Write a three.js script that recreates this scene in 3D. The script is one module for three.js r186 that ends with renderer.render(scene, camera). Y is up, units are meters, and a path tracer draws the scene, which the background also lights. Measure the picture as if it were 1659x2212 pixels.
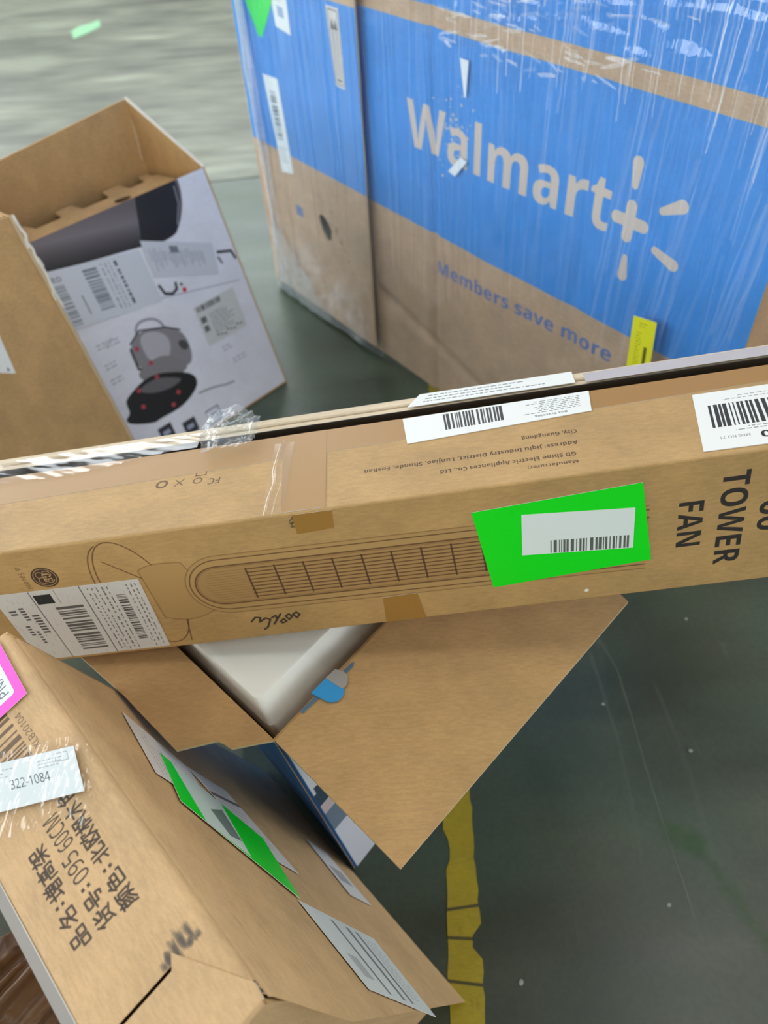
import * as THREE from 'three';
import { RoundedBoxGeometry } from 'three/addons/geometries/RoundedBoxGeometry.js';
import { mergeGeometries, toCreasedNormals } from 'three/addons/utils/BufferGeometryUtils.js';
import { RectAreaLightUniformsLib } from 'three/addons/lights/RectAreaLightUniformsLib.js';

// ---------------------------------------------------------------- camera, light, exposure
const scene = new THREE.Scene();
const camera = new THREE.PerspectiveCamera(2 * Math.atan(1106 / 1661) * 180 / Math.PI, 1659 / 2212, 0.05, 60);
camera.position.set(0, 1.6, 0);
camera.quaternion.setFromRotationMatrix(new THREE.Matrix4().makeBasis(
  new THREE.Vector3(0.9975, -0.0482, 0.0508), new THREE.Vector3(0.07, 0.687, -0.7232), new THREE.Vector3(0, 0.725, 0.6887)));
camera.focus = 1.0;
camera.userData.fStop = 3.4;
scene.add(camera);
const renderer = new THREE.WebGLRenderer();
renderer.toneMapping = THREE.LinearToneMapping;
renderer.toneMappingExposure = 1.65;
renderer.shadowMap.enabled = true;
scene.background = new THREE.Color(0x050505);
RectAreaLightUniformsLib.init();
// daylight through the frosted dock windows (position of the centre, width, height, radiance), and the lamps under the roof
const DAY = new THREE.Color(0.9, 0.96, 1.0), LAMP = new THREE.Color(1.0, 0.97, 0.92);
const WINDOW_LIGHT = 3.2, BACK_LIGHT = 3.0, FRONT_FILL = 0.75, RIGHT_FILL = 1.2, LAMP_LIGHT = 4.5;  // front and right windows are unseen, added as fill

// ---------------------------------------------------------------- helpers
const V = (x, y, z) => new THREE.Vector3(x, y, z);
const A3 = (p) => V(p[0], p[1], p[2]);
let seed = 12345;
const rnd = () => { seed = (Math.imul(seed, 1664525) + 1013904223) >>> 0; return seed / 4294967296; };
const rr = (a, b) => a + (b - a) * rnd();
function hash(ix, iy) { let h = Math.imul(ix, 374761393) ^ Math.imul(iy, 668265263); h = Math.imul(h ^ (h >>> 13), 1274126177); return ((h ^ (h >>> 16)) >>> 0) / 4294967296; }
function noise(x, y) {
  const ix = Math.floor(x), iy = Math.floor(y), fx = x - ix, fy = y - iy, u = fx * fx * (3 - 2 * fx), v = fy * fy * (3 - 2 * fy);
  const a = hash(ix, iy), b = hash(ix + 1, iy), c = hash(ix, iy + 1), d = hash(ix + 1, iy + 1);
  return a + (b - a) * u + (c - a) * v + (a - b - c + d) * u * v;
}
const fbm = (x, y, n = 4) => { let s = 0, k = 0.5; for (let i = 0; i < n; i++) { s += k * noise(x, y); x = x * 2.03 + 17; y = y * 2.03 + 5; k *= 0.5; } return s; };

const taken = new Map();
function numbered(name) { const n = taken.get(name) ?? 0; taken.set(name, n + 1); return n ? name + '_' + String(n).padStart(3, '0') : name; }
function thing(name, label, category, base = [0, 0, 0], group) {
  const o = new THREE.Group(); o.name = numbered(name); o.position.set(...base); o.userData = { label, category };
  if (group) o.userData.group = group;
  scene.add(o); return o;
}
function structure(name, base = [0, 0, 0]) { const o = new THREE.Group(); o.name = name; o.position.set(...base); o.userData.kind = 'structure'; scene.add(o); return o; }
const worldOf = (o) => { const p = V(0, 0, 0); for (let k = o; k && k !== scene; k = k.parent) p.add(k.position); return p; };
// a part: geometry given in scene coordinates, moved into its parent's own
function part(parent, name, geometry, material, label) {
  const w = worldOf(parent); geometry.translate(-w.x, -w.y, -w.z);
  const m = new THREE.Mesh(geometry, material); m.name = name; m.castShadow = m.receiveShadow = true;
  if (label) m.userData.label = label;
  parent.add(m); return m;
}
const basis = (o, a, b) => new THREE.Matrix4().makeBasis(a.clone(), b.clone(), a.clone().cross(b)).setPosition(o);

// a sheet between four corners (seen from its front: lower left, lower right, upper right, upper left); group 0 its front, group 1 the rest
function quadSlab(c00, c10, c11, c01, thick, seg = 1, bend) {
  const n = c10.clone().sub(c00).cross(c01.clone().sub(c00)).normalize(), P = (u, v, back) => {
    const p = c00.clone().multiplyScalar((1 - u) * (1 - v)).addScaledVector(c10, u * (1 - v)).addScaledVector(c11, u * v).addScaledVector(c01, (1 - u) * v);
    if (bend) p.addScaledVector(n, bend(u, v));
    return back ? p.addScaledVector(n, -thick) : p;
  };
  const grid = (f, nu, nv, flip) => {
    const pos = [], uv = [], idx = [];
    for (let j = 0; j <= nv; j++) for (let i = 0; i <= nu; i++) { const [p, q] = f(i / nu, j / nv); pos.push(p.x, p.y, p.z); uv.push(q[0], q[1]); }
    for (let j = 0; j < nv; j++) for (let i = 0; i < nu; i++) { const a = j * (nu + 1) + i, b = a + 1, c = a + nu + 2, d = a + nu + 1; flip ? idx.push(a, c, b, a, d, c) : idx.push(a, b, c, a, c, d); }
    const g = new THREE.BufferGeometry(); g.setAttribute('position', new THREE.Float32BufferAttribute(pos, 3)); g.setAttribute('uv', new THREE.Float32BufferAttribute(uv, 2)); g.setIndex(idx); g.computeVertexNormals(); return g;
  };
  const front = grid((u, v) => [P(u, v), [u, v]], seg, seg), rest = mergeGeometries([
    grid((u, v) => [P(u, v, true), [u, v]], seg, seg, true),
    grid((u, v) => [P(u, 0, v < 0.5), [u, v * 0.02]], seg, 1), grid((u, v) => [P(u, 1, v > 0.5), [u, v * 0.02]], seg, 1),
    grid((u, v) => [P(0, u, v > 0.5), [u, v * 0.02]], seg, 1, true).rotateX(0), grid((u, v) => [P(1, u, v < 0.5), [u, v * 0.02]], seg, 1, true),
  ]);
  return mergeGeometries([front, rest], true);
}
// a flat sheet of any outline in the plane o + x a + y b, its front at that plane; texture coordinates from rect [x0, y0, w, h]
function polySlab(o, a, b, pts, thick, rect, holes = []) {
  const s = new THREE.Shape(pts.map((p) => new THREE.Vector2(p[0], p[1])));
  for (const h of holes) s.holes.push(new THREE.Path(h.map((p) => new THREE.Vector2(p[0], p[1]))));
  const g = new THREE.ExtrudeGeometry(s, { depth: thick, bevelEnabled: false, steps: 1 });
  g.translate(0, 0, -thick);
  const p = g.attributes.position, uv = g.attributes.uv, [x0, y0, w, h] = rect ?? [0, 0, 1, 1];
  for (let i = 0; i < p.count; i++) uv.setXY(i, (p.getX(i) - x0) / w, (p.getY(i) - y0) / h);
  g.applyMatrix4(basis(o, a, b)); return g;
}
// a sticker on a face: corners in the face's own metres, upper left, upper right, lower right, lower left of what is printed on it
function sticker(parent, name, face, c, material, label, lift = 0.0007) {
  const at = ([s, t]) => face.o.clone().addScaledVector(face.a, s).addScaledVector(face.b, t).addScaledVector(face.n, lift);
  const q = c.map(at);
  return part(parent, name, quadSlab(q[3], q[2], q[1], q[0], lift * 0.8, 6), [material, paperEdge], label);
}
// a crumpled sheet over a face
function sheet(face, s0, s1, t0, t1, nx, ny, height, keep) {
  const pos = [], uv = [], idx = [];
  for (let j = 0; j <= ny; j++) for (let i = 0; i <= nx; i++) {
    const s = s0 + (s1 - s0) * i / nx, t = t0 + (t1 - t0) * j / ny, h = height(s, t);
    const p = face.o.clone().addScaledVector(face.a, s).addScaledVector(face.b, t).addScaledVector(face.n, h);
    pos.push(p.x, p.y, p.z); uv.push(s, t);
  }
  for (let j = 0; j < ny; j++) for (let i = 0; i < nx; i++) {
    if (keep && !keep(s0 + (s1 - s0) * (i + 0.5) / nx, t0 + (t1 - t0) * (j + 0.5) / ny)) continue;
    const a = j * (nx + 1) + i, b = a + 1, c = a + nx + 2, d = a + nx + 1; idx.push(a, b, c, a, c, d);
  }
  const g = new THREE.BufferGeometry(); g.setAttribute('position', new THREE.Float32BufferAttribute(pos, 3)); g.setAttribute('uv', new THREE.Float32BufferAttribute(uv, 2)); g.setIndex(idx); g.computeVertexNormals(); return g;
}

// ---------------------------------------------------------------- computed textures and materials
function canvas(w, h) { const c = document.createElement('canvas'); c.width = Math.round(w); c.height = Math.round(h); return c; }
function texture(c) { const t = new THREE.CanvasTexture(c); t.colorSpace = THREE.SRGBColorSpace; t.wrapS = t.wrapT = THREE.ClampToEdgeWrapping; return t; }
// paper fibre: fills a canvas with a tone that varies by patches, fibres and flutes
function fibre(c, rgb, ppm, amount = 1, flute = 0) {
  const x = c.getContext('2d'), im = x.createImageData(c.width, c.height), d = im.data, k = 1000 / ppm;
  for (let j = 0, o = 0; j < c.height; j++) for (let i = 0; i < c.width; i++, o += 4) {
    const u = i * k, v = j * k;   // millimetres
    const n = 1 + amount * (0.16 * (fbm(u / 55 + 3, v / 55 + 9, 3) - 0.44) + 0.07 * (noise(u / 9, v / 2.2) - 0.5) + 0.05 * (noise(u / 1.3 + 50, v / 1.3) - 0.5)) + flute * Math.sin(v * 2 * Math.PI / 7.5);
    d[o] = rgb[0] * n; d[o + 1] = rgb[1] * n; d[o + 2] = rgb[2] * (n * 1.02 - 0.02); d[o + 3] = 255;
  }
  x.putImageData(im, 0, 0); return x;
}
const KRAFT = [190, 152, 101], KRAFT_DULL = [176, 138, 90], KRAFT_LIGHT = [196, 161, 117];
const kraftCanvas = canvas(700, 700); fibre(kraftCanvas, KRAFT, 1000, 1);
const kraftTex = texture(kraftCanvas); kraftTex.wrapS = kraftTex.wrapT = THREE.MirroredRepeatWrapping;
const kraftDullCanvas = canvas(700, 700); fibre(kraftDullCanvas, KRAFT_DULL, 1000, 1);
const kraftDullTex = texture(kraftDullCanvas); kraftDullTex.wrapS = kraftDullTex.wrapT = THREE.MirroredRepeatWrapping;
const kraftLightCanvas = canvas(700, 700); fibre(kraftLightCanvas, KRAFT_LIGHT, 1000, 1);
const kraftLightTex = texture(kraftLightCanvas); kraftLightTex.wrapS = kraftLightTex.wrapT = THREE.MirroredRepeatWrapping;
const std = (o) => new THREE.MeshStandardMaterial({ roughness: 0.75, ...o });
const kraft = std({ map: kraftTex, roughness: 0.72 }), kraftDull = std({ map: kraftDullTex, roughness: 0.75 });
const boardEdge = std({ color: 0xcdb491, roughness: 0.85 });
const whiteEdge = std({ color: 0xece4d6, roughness: 0.85 });
const paperEdge = std({ color: 0xd8d8d4, roughness: 0.7 });
const film = new THREE.MeshPhysicalMaterial({ color: 0xffffff, transmission: 1, thickness: 0, roughness: 0.09, ior: 1.5 });
const filmMilky = new THREE.MeshPhysicalMaterial({ color: 0xf4f8fa, transmission: 0.9, thickness: 0, roughness: 0.18, ior: 1.5 });

function barcode(x, x0, y0, w, h, ink = '#26221f', vertical = false, n = 46) {
  x.fillStyle = ink; let p = 0; const unit = (vertical ? h : w) / n;
  while (p < n) { const k = 1 + Math.floor(rnd() * 2.6), g = 1 + Math.floor(rnd() * 2.2); if (p + k <= n) vertical ? x.fillRect(x0, y0 + p * unit, w, k * unit) : x.fillRect(x0 + p * unit, y0, k * unit, h); p += k + g; }
}
function lines(x, x0, y0, w, n, step, ink = 'rgba(60,60,66,.75)', size = 3) {   // small print, too fine to read
  x.fillStyle = ink;
  for (let i = 0; i < n; i++) { let p = 0; const end = w * rr(0.6, 1); while (p < end) { const k = rr(4, 16) * size / 3; x.fillRect(x0 + p, y0 + i * step, Math.min(k, end - p), size); p += k + size * 1.3; } }
}
function text(x, s, px, py, size, { ink = '#1c1a18', bold = true, turn = 0, width, align = 'left', family = 'sans-serif' } = {}) {
  x.save(); x.translate(px, py); x.rotate(turn); x.fillStyle = ink; x.font = (bold ? 'bold ' : '') + size + 'px ' + family; x.textAlign = 'left'; x.textBaseline = 'alphabetic';
  const w = x.measureText(s).width, k = width ? width / w : 1; x.scale(k, 1);
  x.fillText(s, align === 'center' ? -w / 2 : align === 'right' ? -w : 0, 0); x.restore();
}
function stroke(x, pts, ink, width, close) { x.strokeStyle = ink; x.lineWidth = width; x.lineJoin = x.lineCap = 'round'; x.beginPath(); pts.forEach((p, i) => (i ? x.lineTo(...p) : x.moveTo(...p))); if (close) x.closePath(); x.stroke(); }
function fill(x, pts, ink) { x.fillStyle = ink; x.beginPath(); pts.forEach((p, i) => (i ? x.lineTo(...p) : x.moveTo(...p))); x.closePath(); x.fill(); }
function paper(w, h, draw, rgb = [232, 233, 230], roughness = 0.5) {
  const c = canvas(w, h), x = c.getContext('2d'); x.fillStyle = `rgb(${rgb.join(',')})`; x.fillRect(0, 0, w, h); draw?.(x, w, h);
  return std({ map: texture(c), roughness });
}

// ---------------------------------------------------------------- the hall
{
  const S = 1024, c = canvas(S, S), x = c.getContext('2d'), im = x.createImageData(S, S), d = im.data, rough = canvas(S, S), y = rough.getContext('2d'), ir = y.createImageData(S, S), e = ir.data;
  for (let j = 0, o = 0; j < S; j++) for (let i = 0; i < S; i++, o += 4) {
    const u = i / S * 3, v = j / S * 3, big = fbm(u * 1.6 + 4, v * 1.6 + 8, 4), streak = fbm(u * 2.2, v * 14, 3), fine = noise(u * 160, v * 160), warm = fbm(u * 2.4 + 40, v * 2.4 + 3, 3);
    const n = 0.47 + 1.05 * big + 0.2 * (streak - 0.44) + 0.1 * (fine - 0.5), w = Math.max(0, warm - 0.5) * 1.6;
    d[o] = (63 + 20 * w) * n; d[o + 1] = (77 - 2 * w) * n; d[o + 2] = (63 - 3 * w) * n; d[o + 3] = 255;
    const r = Math.max(0.29, 0.34 + 0.2 * (big - 0.44) + 0.16 * (streak - 0.44)); e[o] = e[o + 1] = e[o + 2] = 255 * r; e[o + 3] = 255;
  }
  x.putImageData(im, 0, 0); y.putImageData(ir, 0, 0);
  const map = texture(c), rm = new THREE.CanvasTexture(rough); for (const t of [map, rm]) t.wrapS = t.wrapT = THREE.MirroredRepeatWrapping;
  const near = std({ map, roughnessMap: rm, roughness: 1 });
  const c2 = canvas(S, S), x2 = c2.getContext('2d'), im2 = x2.createImageData(S, S), d2 = im2.data;
  for (let j = 0, o = 0; j < S; j++) for (let i = 0; i < S; i++, o += 4) {
    const u = i / S * 3, v = j / S * 3, n = 0.5 + 0.95 * fbm(u * 1.3 + 9, v * 4 + 2, 4) + 0.4 * (fbm(u * 5 + 30, v * 30, 3) - 0.44);
    d2[o] = 116 * n; d2[o + 1] = 120 * n; d2[o + 2] = 104 * n; d2[o + 3] = 255;
  }
  x2.putImageData(im2, 0, 0);
  const map2 = texture(c2); map2.wrapS = map2.wrapT = THREE.MirroredRepeatWrapping;
  const far = std({ map: map2, roughnessMap: rm, roughness: 1.25 });
  const floor = structure('floor');
  const zj = (px, k) => -3.87 - 0.086 * (px + 0.6) + k, ground = (pts, m, name) => part(floor, name, polySlab(V(0, 0, 0), V(1, 0, 0), V(0, 0, -1), pts.map(([a, b]) => [a, -b]), 0.15, [0, 0, 3, 3]), m);
  ground([[-8, 6], [8, 6], [8, zj(8, 0.006)], [-8, zj(-8, 0.006)]], near, 'slab');
  ground([[-8, zj(-8, -0.006)], [8, zj(8, -0.006)], [8, -12], [-8, -12]], far, 'slab');
  part(floor, 'joint_filler', new THREE.BoxGeometry(16, 0.1, 1.6).rotateY(0.0858).translate(0, -0.062, -3.92), std({ color: 0x3a3d36, roughness: 0.9 }));
  // scuffs, scratches and green paint left on the concrete
  const k = 900, w = 0.62, h = 0.95, cs = canvas(w * k, h * k), s = cs.getContext('2d'), q = (px, pz) => [(px - 0.25) * k, (pz + 1.15) * k];
  const scr = (pts, a, lw) => stroke(s, pts.map((p) => q(...p)), `rgba(128,138,126,${a * 0.6})`, lw);
  scr([[0.50, -1.05], [0.524, -0.95], [0.525, -0.85], [0.522, -0.7], [0.524, -0.57], [0.528, -0.46], [0.531, -0.37]], 0.35, 3);
  scr([[0.47, -1.0], [0.48, -0.8], [0.47, -0.62], [0.45, -0.45]], 0.16, 7); scr([[0.6, -0.9], [0.61, -0.7], [0.6, -0.5]], 0.14, 9);
  scr([[0.33, -0.4], [0.42, -0.42], [0.47, -0.4]], 0.2, 2); scr([[0.56, -0.43], [0.63, -0.40], [0.66, -0.36]], 0.3, 3);
  for (let i = 0; i < 40; i++) { const a = rr(0.3, 0.8), b = rr(-1.1, -0.25); scr([[a, b], [a + rr(-0.01, 0.01), b + rr(0.02, 0.12)]], rr(0.1, 0.2), rr(1, 4)); }
  for (let i = 0; i < 170; i++) { const g = i < 100, a = g ? 0.515 + rr(0, 0.075) : 0.585 + rr(0, 0.07), b = g ? -0.605 + (a - 0.515) * 0.6 + rr(0, 0.045) : -0.51 + (a - 0.585) * 2.3 + rr(-0.03, 0.03); s.fillStyle = `rgba(56,98,50,${rr(0.02, 0.055)})`; s.beginPath(); s.ellipse(...q(a, b), rr(6, 20), rr(4, 13), rr(0, 3), 0, 7); s.fill(); }
  const marks = std({ map: texture(cs), transparent: true, roughness: 0.5 });
  const g = new THREE.PlaneGeometry(w, h).rotateX(-Math.PI / 2).translate(0.25 + w / 2, 0.0006, -1.15 + h / 2); part(floor, 'scuff_marks', g, marks, 'faint scratches and worn green paint on the concrete');

  const plaster = std({ color: 0x8d908c, roughness: 0.9 }), roofing = std({ color: 0x9a9c9a, roughness: 0.9 }), steel = std({ color: 0x8c9094, roughness: 0.5, metalness: 0.3 });
  const wall = (name, sx, sy, sz, px, py, pz) => { const o = structure(name, [px, 0, pz]); part(o, 'wall_face', new THREE.BoxGeometry(sx, sy, sz).translate(px, py, pz), plaster); };
  wall('wall_back', 16.4, 6.6, 0.2, 0, 3.1, -12.1); wall('wall_front', 16.4, 6.6, 0.2, 0, 3.1, 6.1); wall('wall_left', 0.2, 6.6, 18.4, -8.1, 3.1, -3); wall('wall_right', 0.2, 6.6, 18.4, 8.1, 3.1, -3);
  const roof = structure('ceiling', [0, 6.2, 0]); part(roof, 'deck', new THREE.BoxGeometry(16.4, 0.2, 18.4).translate(0, 6.3, -3), roofing);
  // frosted dock windows in the left and the back wall; front and right ones added
  let n = 0;
  const window_ = (px, py, pz, wide, high, turn, power) => {
    const o = structure('window_' + ++n, [px, py, pz]); o.rotation.y = turn;
    const at = (name, geo, m) => { const mm = new THREE.Mesh(geo, m); mm.name = name; mm.castShadow = mm.receiveShadow = true; o.add(mm); };
    const glow = std({ color: 0xffffff, emissive: DAY, emissiveIntensity: power * 0.25, roughness: 0.6 }), cols = 3;
    for (let i = 0; i < cols; i++) at('pane', new THREE.BoxGeometry(wide / cols - 0.06, high - 0.06, 0.02).translate((i - (cols - 1) / 2) * wide / cols, 0, 0.01), glow);
    for (let i = 0; i <= cols; i++) at('window_bar', new THREE.BoxGeometry(0.06, high, 0.05).translate((i / cols - 0.5) * wide, 0, 0.025), steel);
    for (const k of [-1, 1]) at('window_rail', new THREE.BoxGeometry(wide, 0.06, 0.05).translate(0, k * high / 2, 0.025), steel);
    const l = new THREE.RectAreaLight(DAY, power, wide - 0.1, high - 0.1); l.position.set(0, 0, 0.08); l.rotation.y = Math.PI; l.castShadow = true; o.add(l);
  };
  for (const z of [-10, -6, -2, 2]) window_(-7.99, 2.6, z, 3.4, 3.6, Math.PI / 2, WINDOW_LIGHT);
  for (const px of [-6, -2, 2, 6]) window_(px, 4.7, -11.99, 3.4, 2.5, 0, BACK_LIGHT);
  for (const px of [-6, -2, 2, 6]) window_(px, 3.0, 5.99, 3.4, 3.4, Math.PI, FRONT_FILL);  // unseen windows added behind the camera to brighten the front faces
  for (const z of [-6, -2, 2]) window_(7.99, 3.0, z, 3.4, 3.4, -Math.PI / 2, RIGHT_FILL);  // unseen windows added as fill for sides that face right
  // high-bay lamps, all above the frame; the last few added to brighten right-front sides
  for (const [px, z] of [[-4.5, -8], [-1.2, -8], [2.4, -8], [-4.5, -4.6], [-1.2, -4.6], [2.4, -4.6], [-4.5, -1.2], [-1.2, -1.2], [2.4, -1.2], [5.8, -4.6], [5.8, -1.2], [5.8, 2.2], [2.4, 2.2]]) {
    const o = thing('ceiling_lamp', 'long white lamp hanging under the roof', 'lamp', [px, 5.6, z], 'lamps under the roof');
    const at = (name, geo, m) => { const mm = new THREE.Mesh(geo, m); mm.name = name; mm.castShadow = mm.receiveShadow = true; o.add(mm); };
    at('housing', new RoundedBoxGeometry(0.6, 0.1, 1.7, 2, 0.02).translate(0, 0.07, 0), steel);
    at('diffuser', new THREE.BoxGeometry(0.54, 0.02, 1.62).translate(0, 0.012, 0), std({ color: 0xffffff, emissive: LAMP, emissiveIntensity: LAMP_LIGHT * 0.3 }));
    for (const k of [-0.7, 0.7]) at('hanger', new THREE.CylinderGeometry(0.006, 0.006, 0.5, 6).translate(0, 0.36, k), steel);
    const l = new THREE.RectAreaLight(LAMP, LAMP_LIGHT, 0.54, 1.62); l.position.set(0, -0.02, 0); l.rotation.x = -Math.PI / 2; l.castShadow = true; o.add(l);
  }
}

// ---------------------------------------------------------------- yellow floor tape
{
  const c = canvas(160, 1800), x = fibre(c, [150, 132, 12], 600, 1.2);
  for (let i = 0; i < 900; i++) { x.fillStyle = `rgba(70,66,20,${rr(0.03, 0.16)})`; x.fillRect(rr(0, 160), rr(0, 1800), rr(1, 4), rr(2, 14)); }
  const z2y = (z) => (z + 2.5) / 3 * 1800;
  for (const [z0, dz] of [[-0.452, -0.02], [-0.418, 0.03], [-0.352, 0.05], [-1.2, 0.04], [-1.7, -0.03]]) stroke(x, [[0, z2y(z0)], [70, z2y(z0 + dz * 0.45)], [160, z2y(z0 + dz)]], 'rgba(40,38,20,.8)', 3);
  const mid = (z) => 0.0632 - 0.0712 * z, lft = [], rgt = [];
  for (let z = -2.45; z <= 0.45; z += 0.02) { const n1 = (noise(z * 6, 1) - 0.5) * 0.008 + (noise(z * 50, 4) - 0.5) * 0.004, n2 = (noise(z * 5, 7) - 0.5) * 0.006 + (noise(z * 45, 9) - 0.5) * 0.006; lft.push([mid(z) - 0.03 + n1 + (z > -0.6 && z < -0.54 ? 0.008 : 0), -z]); rgt.push([mid(z) + 0.031 + n2 - (Math.abs(z + 0.40) < 0.016 ? 0.017 : 0), -z]); }
  const o = thing('floor_tape', 'worn yellow marking tape stuck along the concrete floor', 'floor tape', [0.1, 0, -1]);
  part(o, 'tape_strip', polySlab(V(0, 0.0012, 0), V(1, 0, 0), V(0, 0, -1), [...lft, ...rgt.reverse()], 0.0011, [-0.02, -0.5, 0.3, 3]), std({ map: texture(c), roughness: 0.6 }));
}
// scraps on the floor
{
  const o = thing('tape_scrap', 'small pale green tape scrap lying far back on the floor', 'tape scrap', [-2, 0, -6.75]);
  part(o, 'scrap', polySlab(V(0, 0.003, 0), V(1, 0, 0), V(0, 0, -1), [[-2.1, 6.73], [-2.03, 6.52], [-1.97, 6.62], [-1.89, 6.80], [-1.94, 7.0], [-2.0, 6.9], [-2.06, 6.85]], 0.002), std({ color: 0x8fc79a, roughness: 0.6 }));
  for (const [x, z, r] of [[0.728, -1.082, 0.003], [0.469, -0.867, 0.003], [0.628, -0.741, 0.0034], [0.488, -0.439, 0.0032], [0.187, -0.329, 0.004]]) {
    const g = new THREE.IcosahedronGeometry(r, 1), p = g.attributes.position; for (let i = 0; i < p.count; i++) p.setXYZ(i, p.getX(i) * 1.4, p.getY(i) * 0.4 + r * 0.4, p.getZ(i) * (0.8 + 0.5 * hash(i, 3)));
    g.computeVertexNormals(); const m = new THREE.Mesh(g, std({ color: 0x92968e })); m.name = numbered('plastic_crumb'); m.position.set(x, 0, z); m.rotation.y = x * 40; m.castShadow = m.receiveShadow = true;
    m.userData = { label: 'tiny pale crumb lying on the dark concrete', category: 'crumb', group: 'crumbs on the concrete' }; scene.add(m);
  }
}

// ---------------------------------------------------------------- big blue and kraft box in stretch film
{
  const O = V(0.1877, 0, -2.1007), e = V(0.5751, 0, 0.8181), up = V(0, 1, 0), n = e.clone().cross(up), S0 = -0.91, S1 = 0.995, HT = 1.46, D = 1.0;
  const o = thing('shipping_box', 'huge blue and kraft box with shop lettering, wrapped in clear stretch film', 'box', [0.2, 0, -2.3]);
  const ppm = 800, BLUE = [52, 134, 210], base = (s0, s1, h1, seam) => {
    const w = (s1 - s0) * ppm, h = h1 * ppm, c = canvas(w, h), x = fibre(c, [190, 156, 124], ppm, 1), blue = canvas(w, h); fibre(blue, BLUE, ppm, 0.5);
    const Y = (v) => (h1 - v) * ppm, X = (s) => (s - s0) * ppm;
    x.save(); x.beginPath(); x.rect(0, 0, w, Y(1.106)); x.rect(0, Y(1.062), w, Y(seam) - Y(1.062)); x.clip(); x.drawImage(blue, 0, 0); x.restore();
    return { c, x, X, Y };
  };
  const { c, x, X, Y } = base(-0.31, S1 + 0.002, HT, 0.548), ink = 'rgb(205,186,172)';
  text(x, 'Walmart', X(-0.083), Y(0.765), 0.166 * ppm, { ink, width: 0.70 * ppm });
  const bar = (a, b, w0, w1) => { const p = [X(a[0]), Y(a[1])], q = [X(b[0]), Y(b[1])], dx = q[0] - p[0], dy = q[1] - p[1], L = Math.hypot(dx, dy), nx = -dy / L, ny = dx / L, u = w0 * ppm / 2, v = w1 * ppm / 2; fill(x, [[p[0] + nx * u, p[1] + ny * u], [q[0] + nx * v, q[1] + ny * v], [q[0] - nx * v, q[1] - ny * v], [p[0] - nx * u, p[1] - ny * u]], ink); for (const [z, r] of [[p, u], [q, v]]) { x.beginPath(); x.arc(z[0], z[1], r, 0, 7); x.fill(); } };
  bar([0.666, 0.842], [0.666, 0.776], 0.027, 0.027); bar([0.631, 0.809], [0.703, 0.809], 0.027, 0.027);
  bar([0.6645, 0.886], [0.662, 0.931], 0.017, 0.028); bar([0.741, 0.857], [0.783, 0.880], 0.017, 0.029); bar([0.742, 0.772], [0.793, 0.757], 0.017, 0.026); bar([0.672, 0.728], [0.674, 0.686], 0.015, 0.026);
  text(x, 'Members save more', X(0.036), Y(0.432), 0.055 * ppm, { ink: 'rgb(92,112,165)', width: 0.655 * ppm, turn: -0.036 });
  // flakes of blue print torn off over the lettering, baring the board
  for (let i = 0; i < 85; i++) { const a = 0.10 + rr(-1, 1) * rr(0, 0.09), b = 0.845 + rr(-1, 1) * rr(0, 0.14); x.fillStyle = 'rgb(205,186,172)'; x.beginPath(); x.ellipse(X(a), Y(b), rr(0.8, 3), rr(0.8, 4), rr(0, 3), 0, 7); x.fill(); }
  const side = base(0, D, HT, 0.2).c, plainSide = canvas(D * ppm / 2, HT * ppm / 2); fibre(plainSide, [182, 146, 112], ppm / 2, 1);
  const front = std({ map: texture(c), roughness: 0.55 }), plain = std({ map: kraftDullTex }), right = std({ map: texture(plainSide), roughness: 0.7 }), left = std({ map: texture(side), roughness: 0.55 });
  // a hollow shell: side, back, top and bottom panels round an empty inside
  const sh = (s, h, d) => O.clone().addScaledVector(e, s).addScaledVector(up, h).addScaledVector(n, -d);
  part(o, 'side_panel', quadSlab(sh(S0, 0.002, D), sh(S0, 0.002, -0.023), sh(S0, HT, -0.023), sh(S0, HT, D), 0.007, 2), [left, plain]);
  part(o, 'side_panel', quadSlab(sh(S1, 0.002, 0), sh(S1, 0.002, D), sh(S1, HT, D), sh(S1, HT, 0), 0.007, 2), [right, plain]);
  part(o, 'back_panel', quadSlab(sh(S1, 0.002, D), sh(S0, 0.002, D), sh(S0, HT, D), sh(S1, HT, D), 0.007, 2), [plain, plain]);
  part(o, 'top_panel', quadSlab(sh(S0, HT, 0), sh(S1, HT, 0), sh(S1, HT, D), sh(S0, HT, D), 0.007, 2), [plain, plain]);
  part(o, 'bottom_panel', quadSlab(sh(S0, 0.009, 0), sh(S1, 0.009, 0), sh(S1, 0.009, D), sh(S0, 0.009, D), 0.007, 2), [plain, plain]);
  const cn = (s, h) => O.clone().addScaledVector(e, s).addScaledVector(up, h).addScaledVector(n, 0.006), gs = (v, m, w) => Math.exp(-(((v - m) / w) ** 2));
  part(o, 'front_panel', quadSlab(cn(-0.31, 0.004), cn(S1 + 0.002, 0.004), cn(S1 + 0.002, HT), cn(-0.31, HT), 0.005, 150, (a, b) => { const s = -0.31 + a * (S1 + 0.31), h = b * HT; return -0.007 * gs(s, 0.02 + 0.02 * (1 - h), 0.011) - 0.004 * gs(s, 0.55, 0.03) + 0.004 * gs(s, 0.25, 0.1) - 0.012 * gs(h, 0.21 - 0.25 * (s + 0.1), 0.02) * (s > -0.26 && s < 0.5 ? 1 : 0) + 0.003 * (fbm(s * 5, h * 4, 3) - 0.44); }), [front, plain], 'blue and kraft face with pale lettering');
  // the overlapping panel, with a hole torn through it
  const p2 = base(S0, -0.26, HT, 0.572); p2.x.fillStyle = 'rgba(74,104,170,.75)'; p2.x.fillRect(p2.X(-0.69), p2.Y(0.405), 0.045 * ppm, 0.035 * ppm);
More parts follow.
